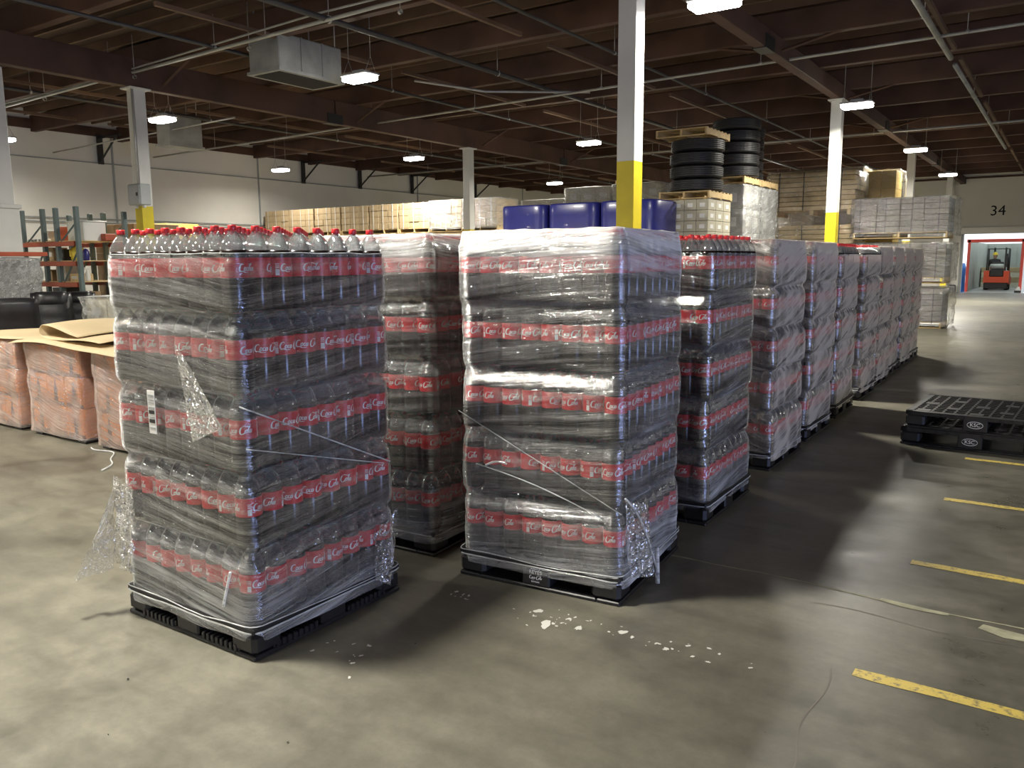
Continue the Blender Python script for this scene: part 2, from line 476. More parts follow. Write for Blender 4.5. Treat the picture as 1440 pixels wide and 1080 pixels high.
# wide smear of sealant on the joint
joint([(-.62,4.0),(-.52,3.985),(-.42,3.98),(-.33,3.985)], .035, 'sealant_smear', lift=.0018)
joint([(-.2,3.93),(-.1,3.9),(-.02,3.9),(.08,3.93)], .07, 'sealant_smear', lift=.0018)

wl = MB().box(-23.8,-23.5,-9,42.5,0,5.75).build('wall_left', M['wall']); tag(wl, kind='structure')
wr = MB().box(11,11.3,-9,-1.0,0,5.75).box(11,11.3,1.6,42.5,0,5.75).box(11,11.3,-1.0,1.6,2.8,5.75).build('wall_right', M['wall']); tag(wr, kind='structure')
wf = MB().box(-23.8,11.3,-9.3,-9,0,5.75).build('wall_front', M['wall']); tag(wf, kind='structure')
wb = MB()
DX0, DX1, DZ = -4.08, -1.45, 2.62
wb.box(-23.8, DX0, 42.5, 42.8, 0, 5.75); wb.box(DX1, 11.3, 42.5, 42.8, 0, 5.75); wb.box(DX0, DX1, 42.5, 42.8, DZ, 5.75)
wb = wb.build('wall_back', M['wall_far']); tag(wb, kind='structure')
MB().box(-23.5,11,42.44,42.5,5.05,5.13).build('ledger_strip', M['timber'], wb)
o = mobj('door_number', text_mesh('34', .62, M['black'], .004)); stand(o, (-2.83,42.49,3.6), 0, wb)
MB().box(-4.75,-4.6,42.3,42.5,0,5.6).build('pilaster', M['wall_far'], wb)
MB().box(-23.5,-23.44,-9,42.5,5.2,5.45).build('ledger_strip', M['timber'], wl)
# panel joints and conduits on the left wall
for y in (5.2, 13.77, 19.0, 27.4, 35.6):
    MB().box(-23.5,-23.47,y,y+.05,0,5.2).build('panel_joint', M['greymetal'], wl)
for z in (4.45, 2.75, 2.86):
    MB().tube([(-23.44,-9,z),(-23.44,42.4,z)], .018, 6).build('conduit', M['greymetal'], wl)

dr2 = empty('door_added', (0,0,0)); tag(dr2, kind='structure')  # unseen doorway added around the blue fill light
MB().rbox(10.8,11,-1.1,1.7,2.8,3.1,.02).build('rolled_panel', M['wall_far'], dr2)
for yy in (-1.1,1.6): MB().box(10.9,11,yy,yy+.1,0,2.8).build('jamb', M['greymetal'], dr2)
# door 34: rolled-up panel, jambs
d = MB(); d.rbox(DX0-.12, DX1+.12, 42.28, 42.5, DZ, DZ+.30, .02)
for k in range(3): d.box(DX0-.1, DX1+.1, 42.265, 42.3, DZ+.03+k*.09, DZ+.09+k*.09)
door = empty('door_1', (0,0,0)); tag(door, kind='structure')
d.build('rolled_panel', M['wall_far'], door)
for x in (DX0-.1, DX1): MB().box(x, x+.1, 42.38, 42.5, 0, DZ).build('jamb', M['greymetal'], door)

# ceiling: deck, joists, purlins, girders
ceil = MB().box(-23.8,11.3,-9.3,42.8,5.72,5.85).build('ceiling', M['deck']); tag(ceil, kind='structure')
jm = MB().box(-23.5,11,-.022,.022,5.54,5.72).mesh('joist', [M['timber2']])
y = -8.7
while y < 42.3:
    mobj('joist', jm, ceil, (0, y, random.uniform(-.01,.01))); y += .61
pm = MB().rbox(-23.5,11,-.075,.075,5.12,5.54,.008).mesh('beam', [M['timber']])
for k in range(21): mobj('beam', pm, ceil, (0, -7.9+k*2.44, 0))
for X, zb in ((-4.26,4.84),(-13.9,4.64),(5.4,4.95)):
    y = -9
    for y1 in (3.0, 13.4, 23.4, 33.2, 42.45):
        MB().rbox(X-.09, X+.09, y+.02, y1-.02, zb, 5.14, .01).build('girder', M['timber'], ceil)
        MB().box(X-.11, X+.11, y1-.25, y1+.2 if y1 < 42 else y1, zb-.012, zb+.2).build('splice_plate', M['blackmetal'], ceil)
        y = y1
for X in (-20.5,-17.2,-10.6,-7.4,-1.9,1.2):
    for y0 in range(-8, 42, 5):
        MB().box(X-.03, X+.03, y0, y0+4.2, 5.06, 5.12).build('bridging_strip', M['timber2'], ceil)
# knee braces
for X, zb in ((-4.26,4.9),(-13.9,4.7)):
    for k in (1,3,5,7,9,11,13):
        yy = -7.9+k*2.44
        for sgn in (-1,1):
            MB().tube([(X+.09*sgn, yy, zb+.05),(X+1.0*sgn, yy, 5.14)], .028, 4, smooth=False).build('knee_brace', M['timber'], ceil)
# orange-brown bare plywood patch
MB().box(-12.3,-10.6,12.6,13.4,5.705,5.715).build('bare_plywood_patch', mat('bare_plywood',(.32,.16,.07),.8,noise_s=3,var=.2), ceil)
MB().box(-15.6,-14.2,9.2,9.8,5.5,5.53).build('bare_plywood_patch', M['wood2'], ceil)
MB().box(-9.0,-7.6,7.0,7.6,5.5,5.53).build('bare_plywood_patch', M['wood2'], ceil)

# ------------------------------------------------------------------ steel columns
def column(x, y, top, ytop, label, wdt=.108, box_=False):
    t = empty('steel_column', (x,y,0)); tag(t, label, 'column')
    def H(z0, z1, m, nmn):
        mb = MB()
        mb.box(-wdt, wdt, -wdt, -wdt+.016, z0, z1); mb.box(-wdt, wdt, wdt-.016, wdt, z0, z1)
        mb.box(-.006, .006, -wdt+.016, wdt-.016, z0, z1)
        # rolled closure plates that make the shaft read as a box section
        mb.box(wdt-.012, wdt-.002, -wdt+.016, wdt-.016, z0, z1); mb.box(-wdt+.002, -wdt+.012, -wdt+.016, wdt-.016, z0, z1)
        return mb.build(nmn, m, t)
    H(ytop, top, M['white'], 'shaft'); H(.02, ytop, M['yellow'], 'yellow_guard_coat')
    MB().rbox(-.2,.2,-.2,.2,0,.025,.005).build('base_plate', M['yellow'], t)
    MB().rbox(-.16,.16,-.2,.2,top,top+.03,.005).build('cap_plate', M['white'], t)
    for sx in (-.16,.16):
        for sy in (-.16,.16): MB().lathe([(.018,.025),(.018,.045),(.008,.05)], 6, c1=True, M=Matrix.Translation((sx,sy,0)), smooth=False).build('anchor_bolt', M['pipe'], t)
    return t
column(-4.26, 8.69, 4.81, 2.70, 'white steel column with yellow lower half rising behind the blue-wrapped loads')
column(-4.26, 18.39, 4.81, 2.55, 'white steel column with yellow foot lit brightly by a lamp at its head')
column(-4.26, 28.1, 4.81, 2.1, 'thin white steel column rising behind the tall grey wrapped pallet stack')
column(-4.26, 37.8, 4.81, 2.1, 'farthest white steel column near the numbered dock door')
cL = column(-13.9, 8.69, 4.61, 2.60, 'white steel column carrying a grey electrical box above its yellow foot')
column(-13.9, 18.39, 4.61, 2.45, 'slim white steel column standing in front of the long row of brown cartons')
# electrical box
t = empty('electrical_box', (-13.80, 8.45, 2.60)); tag(t, 'grey metal electrical box mounted on the left column above the yellow paint', 'electrical box')
MB().rbox(-.02,.36,-.1,.1,0,.36,.012).build('enclosure', M['greymetal'], t)
ed_ = MB().rbox(.0,.34,-.115,-.1,.02,.34,.005).build('door', M['greymetal'], t)
MB().box(.26,.30,-.128,-.115,.15,.21).build('latch', M['blackmetal'], ed_)
for x in (.06,.3): MB().lathe([(.03,-.05),(.035,-.02),(.03,.0)], 8, c0=True, M=Matrix.Translation((x,0,0))).build('cable_gland', M['white'], t)
# conduits up the column
t = tag(MB().tube([(-13.80,8.55,2.96),(-13.80,8.55,4.6)], .02, 6).build('electrical_conduit', M['pipe']), 'thin grey conduit running up the left column from the electrical box', 'conduit')
# white concrete pier at the left edge
t = empty('concrete_pier', (-14.4, 5.6, 0)); tag(t, 'wide white painted pier at the far left edge of the picture', 'pier')
MB().rbox(-.9,.5,-.9,.95,0,2.5,.01).build('lower_shaft', M['white'], t)
MB().rbox(-.86,.46,-.86,.91,2.5,4.62,.01).build('upper_shaft', M['white'], t)
MB().rbox(-.92,.53,-.92,.98,2.46,2.53,.008).build('ledge', M['white'], t)

# ------------------------------------------------------------------ lamps
VIS = {(-15.6,9.7):'high-bay lamp left of the left column head, beside the galvanised duct',
 (-9.7,9.7):'bright high-bay lamp hanging below the square galvanised duct',
 (-3.7,9.7):'nearest high-bay lamp, cut by the top edge of the picture',
 (-15.6,17.9):'high-bay lamp hanging left of the slim column by the brown carton row',
 (-9.7,17.9):'high-bay lamp hanging left of the big white and yellow column',
 (-15.6,26.0):'small distant high-bay lamp just above the blue-wrapped loads',
 (-3.7,17.9):'high-bay lamp touching the head of the brightly lit column',
 (-3.7,26.0):'distant high-bay lamp above the thin column behind the grey pallet stack',
 (-3.7,33.6):'farthest high-bay lamp, left of the number on the far wall'}
hb = MB(); hb.rbox(-.29,.29,-.16,.16,4.505,4.545,.012); hm = hb.mesh('housing', [M['lampbody']])
dm_ = MB().rbox(-.275,.275,-.145,.145,4.435,4.506,.02).mesh('diffuser', [M['lampglow']])
dv = MB().rbox(-.12,.12,-.06,.06,4.545,4.60,.01).mesh('driver', [M['lampbody']])
cb_ = MB().tube([(.24,-.12,4.54),(.24,0,4.78),(.24,.12,4.54)], .005, 4).tube([(.24,0,4.77),(.24,0,5.73)], .006, 4).mesh('hanging_wire', [M['pipe']])
for (x,y) in LAMPS:
    t = empty('high_bay_lamp', (*LFIX.get((x,y),(x,y)),0))
    tag(t, VIS.get((x,y), 'high-bay lamp of the unseen grid or the added left-wall row'), 'lamp', 'high-bay lamps in a grid')
    mobj('housing', hm, t); mobj('diffuser', dm_, t); mobj('driver', dv, t); mobj('hanging_wire', cb_, t); mobj('hanging_wire', cb_, t, (-.48,0,0))

# ------------------------------------------------------------------ pipes, ducts
def pipe(name, pts, r, m, label, cat='pipe', hang=None):
    t = empty(name, (0,0,0)); tag(t, label, cat)
    MB().tube(pts, r, 8).build('run', m, t)
    if hang:
        a, b = Vector(pts[0]), Vector(pts[-1]); n = int((b-a).length/hang)
        for k in range(1, n):
            p = a.lerp(b, k/n)
            hh = MB(); hh.tube([p, (p.x,p.y,5.5)], .006, 4); hh.lathe([(r*1.25,-.02),(r*1.25,.02)], 8, M=Matrix.Translation(p)@Matrix.Rotation(PI/2,4,'Y' if abs((b-a).x)>abs((b-a).y) else 'X'))
            hh.build('hanger', M['pipe'], t)
    return t
pipe('sprinkler_pipe', [(-23,8.6,4.72),(-8,8.6,4.99),(10.9,8.6,5.02)], .028, M['pipe'], 'lower of the two pale pipes crossing the ceiling at upper left', hang=3)
pipe('conduit_pipe', [(-23,8.6,4.84),(-15.8,8.6,4.88),(-9.2,8.6,5.09),(10.9,8.6,5.1)], .016, M['pipe'], 'upper, thinner of the two pale pipes crossing the ceiling at upper left', hang=4)
pipe('sprinkler_pipe', [(-23.3,15.0,4.76),(-.8,14.4,4.92),(10.9,14.0,5.0)], .024, M['pipe'], 'pale pipe running across the hall behind the big white and yellow column', hang=3)
pipe('sprinkler_pipe', [(-23.3,24.2,4.9),(10.9,24.2,4.9)], .028, M['pipe'], 'distant pale pipe across the hall near the thin far columns', hang=3)
pipe('sprinkler_pipe', [(-23.3,12.0,4.6),(-15.5,12.0,4.75)], .02, M['pipe'], 'short thin pipe close to the left wall behind the left column', hang=3)
pipe('black_pipe', [(-9.0,-8,5.0),(-9.0,42,5.0)], .045, M['darkpipe'], 'thick black pipe running the length of the hall left of the centre', hang=4)
pipe('black_pipe', [(-11.6,-8,5.0),(-11.6,42,5.0)], .03, M['darkpipe'], 'thinner black pipe running the length of the hall beside the thick one', hang=4)
pipe('black_pipe', [(-6.6,-8,5.02),(-6.6,42,5.02)], .025, M['darkpipe'], 'thin dark pipe running lengthwise just left of the big column', hang=4)
pipe('black_pipe', [(-17.5,-8,5.0),(-17.5,42,5.0)], .035, M['darkpipe'], 'black pipe running lengthwise near the left wall', hang=4)
pipe('grey_rail', [(-1.93,4,4.9),(-1.93,16,4.9)], .045, M['galv'], 'pale grey rail hanging under the roof at upper right, nearer length', cat='rail', hang=3)
pipe('grey_rail', [(-1.93,16.6,4.9),(-1.93,30,4.9)], .04, M['galv'], 'pale grey rail hanging under the roof at upper right, farther length', cat='rail', hang=3)
pipe('black_pipe', [(.4,-8,5.05),(.4,42,5.05)], .02, M['darkpipe'], 'thin dark pipe running lengthwise at the upper right corner', hang=4)
pipe('sprinkler_pipe', [(-10.8,12.6,5.05),(-9.9,13.7,4.92),(-8.2,14.9,4.9)], .022, M['pipe'], 'short bent pale branch pipe near the middle of the ceiling')

t = empty('air_duct', (-11.25, 9.05, 4.6)); tag(t, 'square galvanised air duct hanging from the roof above the second lamp', 'duct')
MB().rbox(0,.72,0,1.35,0,.56,.012).build('duct_body', M['galv'], t)
MB().box(-.03,.75,-.03,1.38,-.02,.03).build('flange', M['galv'], t)
for yy in (.45,.9): MB().box(.715,.735,yy,yy+.03,0,.56).build('seam', M['galv'], t)
MB().box(.05,.67,.05,1.3,-.026,-.018).build('dark_grille', M['black'], t)
for xx in (.05,.67):
    for yy in (.1,1.25): MB().tube([(xx,yy,.55),(xx,yy,1.13)], .012, 5).build('hanger_rod', M['pipe'], t)
t = empty('air_duct', (-18.3, 11.9, 4.35)); tag(t, 'smaller galvanised duct behind the lamp beside the left column', 'duct')
MB().rbox(0,.5,0,.9,0,.75,.012).build('duct_body', M['galv'], t)
MB().box(-.03,.53,-.03,.93,-.02,.03).build('flange', M['galv'], t)
for xx in (.05,.45):
    for yy in (.1,.8): MB().tube([(xx,yy,.74),(xx,yy,1.38)], .012, 5).build('hanger_rod', M['pipe'], t)

# wall struts on the left wall
for i, y in enumerate((13.4, 21.0, 23.9, 27.0, 31.5)):
    t = empty('wall_strut', (-23.42, y, 4.5)); tag(t, 'dark angled steel strut fixed high on the left wall, %s from the left' % ('first','second','third','fourth','fifth')[i], 'bracket', 'struts on the left wall')
    MB().tube([(0,0,0),(.9,0,.65)], .035, 4, smooth=False).build('diagonal', M['blackmetal'], t)
    MB().tube([(0,0,.66),(1.1,0,.66)], .03, 4, smooth=False).build('arm', M['blackmetal'], t)
    MB().box(-.02,.03,-.08,.08,-.08,.75).build('wall_plate', M['blackmetal'], t)

# ------------------------------------------------------------------ painted lane lines
for i, (x0, y) in enumerate(((-.575,3.205),(-.575,4.606),(-.575,5.983),(-.575,7.313))):
    mb = MB(); n = 40; vs = []
    for k in range(n+1):
        x = x0 + k*(3.2/n); a = random.uniform(-.004,.004); b = random.uniform(-.004,.004)
        vs += [(x, y-.034+a, .0015), (x, y+.034+b, .0015)]
    mb.add(vs, [(2*k,2*k+2,2*k+3,2*k+1) for k in range(n)])
    tag(mb.build('lane_line', M['line']), 'worn yellow floor line, %s from the camera' % ('nearest','second','third','fourth, by the black pallets')[i], 'floor line')
# ------------------------------------------------------------------ cola bottles
PX = .1075                    # bottle pitch
LP = .3155                    # layer pitch
PZ = .140                     # pallet height
PROF = [(.019,.020),(.021,.001),(.032,.0),(.046,.004),(.0525,.018),(.0537,.04),(.0537,.126),(.0522,.131),(.0522,.214),(.0534,.219),(.0525,.240)]
PTOP = [(.0525,.240),(.0480,.258),(.038,.278),(.0260,.296),(.0150,.310),(.0135,.3165)]
def bottle_mesh(n, lo=False):
    mb = MB()
    pr = PROF if not lo else [PROF[2],PROF[4],PROF[6],PROF[7],PROF[8],PROF[10]]
    pt = PTOP if not lo else [PTOP[0],PTOP[2],PTOP[4]]
    mb.lathe(pr, n, 0, c0=lo, c1=True)
    mb.lathe(pt, n, 1)
    return mb
CAPP = [(.0165,.3145),(.0170,.316),(.0170,.3315),(.0155,.335)]

# flowing script drawn as strokes of varying width (unit height 1)
def arc(cx, cy, rx, ry, a0, a1, n=9):
    return [(cx+rx*math.cos(math.radians(a0+(a1-a0)*i/n)), cy+ry*math.sin(math.radians(a0+(a1-a0)*i/n))) for i in range(n+1)]
def script_strokes():
    S = []
    S.append((arc(.36,.55,.30,.42,55,300,11)+[(.62,.16),(.85,.05),(1.15,.02),(1.5,.06)], .085))     # C with under-swash
    S.append((arc(.80,.42,.12,.20,0,360,10), .06))                                                    # o
    S.append(([(.92,.46),(1.0,.5)], .04))
    S.append((arc(1.16,.42,.12,.20,50,310,8)+[(1.32,.32)], .06))                                      # c
    S.append((arc(1.44,.42,.11,.20,60,380,9)+[(1.56,.62),(1.55,.3),(1.66,.25)], .06))                 # a
    S.append(([(1.74,.42),(1.9,.44)], .06))                                                           # hyphen
    S.append((arc(2.26,.52,.30,.45,120,300,10)+[(2.52,.2),(2.6,.32)], .085))                          # C
    S.append(([(2.1,.95),(2.35,1.06),(2.62,.98),(2.9,.95),(3.2,1.08)], .06))                         # upper swash
    S.append((arc(2.70,.40,.12,.20,0,360,10), .06))                                                   # o
    S.append(([(2.82,.44),(2.95,.7),(3.06,.98),(3.0,1.06),(2.93,.9),(2.96,.4),(3.02,.22),(3.1,.28)], .055))  # l
    S.append((arc(3.24,.40,.11,.20,60,380,9)+[(3.36,.6),(3.35,.3),(3.46,.22)], .06))                  # a
    return S
def ribbon(mb, pts, wd, wrap, mi=0, step=1):
    pts = pts[::step] + ([pts[-1]] if (len(pts)-1) % step else [])
    n = len(pts); vs = []
    for i in range(n):
        a = Vector(pts[max(0,i-1)]); b = Vector(pts[min(n-1,i+1)])
        t = (b-a)
        t = t.normalized() if t.length > 0 else Vector((1,0))
        u = Vector((-t.y, t.x)); k = .35+.65*abs(t.y)      # thick verticals, thin horizontals
        if i in (0, n-1): k *= .4
        p = Vector(pts[i])
        for s in (1,-1):
            q = p + u*(wd*k*s)
            vs.append(wrap(q.x + .22*q.y, q.y))
    mb.add(vs, [(2*i, 2*i+1, 2*i+3, 2*i+2) for i in range(n-1)], mi)
def label_mb(n, logo=1, r=.0527):
    mb = MB()
    mb.lathe([(r,.134),(r,.211)], n, 0)
    if logo:
        W = .034    # letter height
        for a0 in (0, PI):
            f = lambda x, y: ((r+.0006)*math.cos(a0+(x-1.85)*W*.95/r), (r+.0006)*math.sin(a0+(x-1.85)*W*.95/r), .153+y*W)
            for pts, wd in script_strokes():
                ribbon(mb, pts, wd*1.15, f, 1, 1 if logo == 1 else 3)
        if logo == 1:
            for a0 in (PI/2+.1,):
                for k, (z0, z1) in enumerate(((.140,.165),(.17,.173),(.177,.18),(.184,.187))):
                    vs = []
                    for z in (z0, z1):
                        for q in range(4): vs.append(((r+.0006)*math.cos(a0+q*.1), (r+.0006)*math.sin(a0+q*.1), z))
                    mb.add(vs, [(i,i+1,5+i,4+i) for i in range(3)], 1)
    return mb
BODY = bottle_mesh(18).mesh('cola_bottle', [M['cola'], M['clear']])
CAP = MB().lathe(CAPP, 14, c1=True).mesh('cap', [M['capred']])
LABEL = label_mb(24).mesh('label', [M['labelred'], M['labelwhite']])

# stacks: (near corner x, y, angle, name, open top)
S = .881
STK = [
 dict(x=-2.597,y=1.96,a=.008,ord='nearest',top='open',film='filmA'),
 dict(x=-1.608,y=3.242,a=.087,ord='second',top='wrap',film='filmB'),
 dict(x=-2.745,y=3.27,a=.05,ord='rear left',top='wrap',film='filmE'),
 dict(x=-1.70,y=4.57,a=.02,ord='third',top='open',film='filmD'),
 dict(x=-1.765,y=6.06,a=.0,ord='fourth',top='wrap',film='filmC'),
 dict(x=-1.80,y=7.25,a=.0,ord='fifth',top='wrap',film='filmC'),
 dict(x=-1.83,y=8.47,a=.02,ord='sixth',top='open',film='filmC'),
 dict(x=-1.86,y=9.70,a=-.01,ord='seventh',top='open',film='filmC'),
 dict(x=-1.89,y=10.80,a=.0,ord='eighth',top='wrap',film='filmC'),
 dict(x=-1.93,y=11.90,a=.02,ord='ninth',top='wrap',film='filmC'),
 dict(x=-1.95,y=12.93,a=.0,ord='tenth',top='wrap',film='filmC'),
 dict(x=-1.97,y=13.93,a=.0,ord='farthest',top='wrap',film='filmC'),
]
WHERE = {'nearest':'the nearest stack','second':'the second stack, right of the nearest one','rear left':'the stack half hidden between the two nearest ones',
 'third':'the bare-topped third stack of the right-hand row'}
for q in STK:
    WHERE.setdefault(q['ord'], 'the %s stack of the receding right-hand row' % q['ord'])
WSH = {'nearest':'nearest wrapped stack','second':'second stack right of nearest','rear left':'stack between the two nearest','third':'bare-topped third stack'}
LAYN = ('bottom layer','second layer up','middle layer','fourth layer up','top layer')
random.seed(11)
rest = MB()
RB = bottle_mesh(8, True)
RL1 = label_mb(8, 2, .0529); RL0 = label_mb(8, 0, .0529)
RC = MB().lathe([(.0168,.3145),(.0168,.334)], 7, c1=True)
def add_rest(T, lab):
    rest.add(RB.v, [f for f in RB.f], 0, True, T)
    nf = len(RB.f)
    for k in range(nf): rest.m[-nf+k] = RB.m[k]
    L_ = RL1 if lab else RL0
    rest.add(L_.v, L_.f, 2, True, T); nf = len(L_.f)
    for k in range(nf): rest.m[-nf+k] = 2+L_.m[k]
    rest.add(RC.v, RC.f, 4, True, T)
single = {0:'all', 1:'all', 2:'E', 3:'C'}
nsing = 0
for si, q in enumerate(STK):
    q['T'] = Matrix.Translation((q['x'], q['y'], 0)) @ Matrix.Rotation(q['a'], 4, 'Z') @ Matrix.Translation((-S/2, S/2, 0))
    q['sh'] = [(random.uniform(-.012,.012), random.uniform(-.012,.012)) for _ in range(5)]
    if si == 0: q['sh'] = [(0,0),(-.006,.004),(-.012,.006),(-.004,0),(-.008,.004)]
    for ly in range(5):
        dx, dy = q['sh'][ly]
        for i in range(8):
            for j in range(8):
                front = (j == 0); right = (i == 7); edge = front or right or i == 0 or j == 7
                if ly < 4 and not (edge or i in (1,6) or j in (1,6)): continue
                lx = (i-3.5)*PX+dx+random.uniform(-.001,.001); lyy = (j-3.5)*PX+dy+random.uniform(-.001,.001)
                T = q['T'] @ Matrix.Translation((lx, lyy, PZ+.004+ly*LP)) @ Matrix.Rotation(random.uniform(0,2*PI), 4, 'Z')
                one = False
                if si == 0: one = front or right or ly == 4
                elif si == 1: one = front or right
                elif si == 2: one = (right and j < 2) or (front and i >= 4)
                elif si == 3: one = (front and i >= 5) or (right and j < 3) or (ly == 4 and (front or right))
                if one and nsing < 300:
                    nsing += 1
                    b = mobj('cola_bottle', BODY); b.matrix_world = T
                    mobj('cap', CAP, b); mobj('label', LABEL, b)
                    if front and right: side = 'front corner column'
                    elif front: side = 'left-facing front row'
                    elif right: side = 'right-facing row'
                    else: side = 'rows behind the front ones'
                    lab = 'cola bottle, %s, %s, %s' % (LAYN[ly], side, WSH[q['ord']])
                    tag(b, lab, 'bottle', lab.replace('cola bottle','cola bottles'))
                else:
                    add_rest(T, edge and si < 8 and (front or right))
r_ = rest.build('packed_cola_bottles', [M['cola'], M['clear'], M['labelred'], M['labelwhite'], M['capred']])
tag(r_, 'remaining red-labelled cola bottles packed inside the wrapped stacks', 'bottles', kind='stuff')

# ------------------------------------------------------------------ black plastic pallets
def pallet_parts(t, s=S, h=PZ, tread=False, grid=False):
    """plastic pallet centred on the empty"""
    c = s/2
    if grid:
        mb = MB()
        for k in range(13):
            p = -c+.012+k*(s-.024)/12
            mb.box(p-.008,p+.008,-c,c,h-.03,h-.004); mb.box(-c,c,p-.008,p+.008,h-.03,h-.003)
        for (a, b_) in ((-c,-c+.05),(c-.05,c)): mb.box(a,b_,-c,c,h-.032,h); mb.box(-c,c,a,b_,h-.032,h)
        for i in range(4):
            for j in range(4):
                if (i+j) % 2 == 0: mb.box(-c+.07+i*.2,-c+.17+i*.2,-c+.07+j*.2,-c+.17+j*.2,h-.02,h-.001)
        mb.build('grid_deck', M['blackplastic'], t)
    else:
        MB().rbox(-c,c,-c,c,h-.03,h,.006).build('top_deck', M['blackplastic'], t)
    bl = .075
    for i in (-1,0,1):
        for j in (-1,0,1):
            x, y = i*(c-bl), j*(c-bl)
            MB().rbox(x-bl,x+bl,y-bl,y+bl,.018,h-.03,.018 if (i and j) else .008).build('block', M['blackplastic'], t)
    for i in (-1,0,1):
        x = i*(c-.06)
        MB().rbox(x-.06,x+.06,-c,c,0,.02,.005).build('bottom_runner', M['blackplastic'], t)
    for j in (-1,1):
        y = j*(c-.06)
        MB().rbox(-c+.12,c-.12,y-.06,y+.06,0,.019,.005).build('bottom_runner', M['blackplastic'], t)
    if tread:
        mb = MB()
        for side in range(2):
            for seg in (-1,1):
                for k in range(8):
                    u = seg*.215-.105+k*.03
                    if side == 0: mb.rbox(u-.006,u+.010,-c-.004,-c+.03,.018,.05,.003)
                    else: mb.rbox(c-.03,c+.004,u-.006,u+.010,.018,.05,.003)
            for seg in (-1,1):
                u = seg*.215
                if side == 0: mb.rbox(u-.125,u+.125,-c+.004,-c+.03,.018,.042,.004)
                else: mb.rbox(c-.03,c-.004,u-.125,u+.125,.018,.042,.004)
        mb.build('ribbed_edge', M['blackplastic'], t)['kind'] = 'stuff'
for si, q in enumerate(STK):
    t = empty('plastic_pallet', q['T'].translation, q['a'])
    tag(t, 'black plastic pallet under %s' % WHERE[q['ord']], 'pallet', 'black plastic pallets under the cola stacks')
    pallet_parts(t, tread=(si == 0))
    if si == 1:
        lo = MB()
        for pts, wd in script_strokes():
            ribbon(lo, pts, wd, lambda x, y: ((x-1.75)*.020, 0, y*.020))
        lg = lo.build('script_logo', M['labelwhite'], t, (0,-S/2-.002,.052))
        for txt, sz, z in (('REYES',.026,.088),('BOTTLING',.009,.040),('PROPERTY OF',.008,.104)):
            stand(mobj('lettering', text_mesh(txt, sz, M['labelwhite'])), (0,-S/2-.002,z), 0, t)

# KSC pallets at right
for k in range(2):
    t = empty('plastic_pallet', (-1.12+.5+.04*k+.06, 7.64+.5, .147*k), -.03-.02*k)
    tag(t, 'black plastic pallet with oval marking, %s of the two by the yellow lines' % ('lower','upper')[k], 'pallet')
    pallet_parts(t, 1.06, .147, grid=True)
    c = 1.06/2
    pts = [(.058*math.cos(2*PI*i/20), 0, .028*math.sin(2*PI*i/20)) for i in range(20)]
    MB().tube(pts, .0022, 4, closed=True).build('oval_mark', M['labelwhite'], t, (.0,-c-.002,.075))
    MB().rbox(-.09,.09,-c-.0005,-c+.06,.02,.12,.005).build('logo_block', M['blackplastic'], t)
    stand(mobj('lettering', text_mesh('KSC', .042, M['labelwhite'])), (0,-c-.002,.075), 0, t)

# ------------------------------------------------------------------ stretch wrap
def wrap_profile(q, z, amp):
    zz = (z-PZ)/LP
    ly = max(0, min(4, int(math.floor(zz)))); t = zz-math.floor(zz)
    if zz < 0: return .006, q['sh'][0]
    p = 0
    # pinch at the necks above each layer
    if zz < 4.72:
        d = (t-.95) if t > .5 else (t+.05)
        sg = .11 if (t > .5 and t < .95) else .055
        p = -amp[ly if t > .5 else max(0,ly-1)]*math.exp(-(d/sg)**2) if not (ly == 0 and t < .5) else 0
        p += .004*math.sin(PI*min(1, t/.75))
    a = q['sh'][ly]; b = q['sh'][min(4, ly+1)]
    k = max(0, (t-.75)/.25)
    return .004+p, (a[0]*(1-k)+b[0]*k, a[1]*(1-k)+b[1]*k)
def perim(h, rc, n):
    """rounded square outline, n points per straight side"""
    pts = []
    for (cx, cy, a0) in ((h-rc,-h+rc,-90),(h-rc,h-rc,0),(-h+rc,h-rc,90),(-h+rc,-h+rc,180)):
        for k in range(4):
            a = math.radians(a0+k*30); pts.append((cx+rc*math.cos(a), cy+rc*math.sin(a)))
        a = math.radians(a0+90)
        x, y = cx+rc*math.cos(a), cy+rc*math.sin(a)
        dx, dy = -math.sin(a-PI/2+PI/2), math.cos(a-PI/2+PI/2)
        dx, dy = round(dx), round(dy)
        for k in range(n):
            f = k/n*(2*(h-rc)); pts.append((x+dx*f, y+dy*f))
    return pts
random.seed(5)
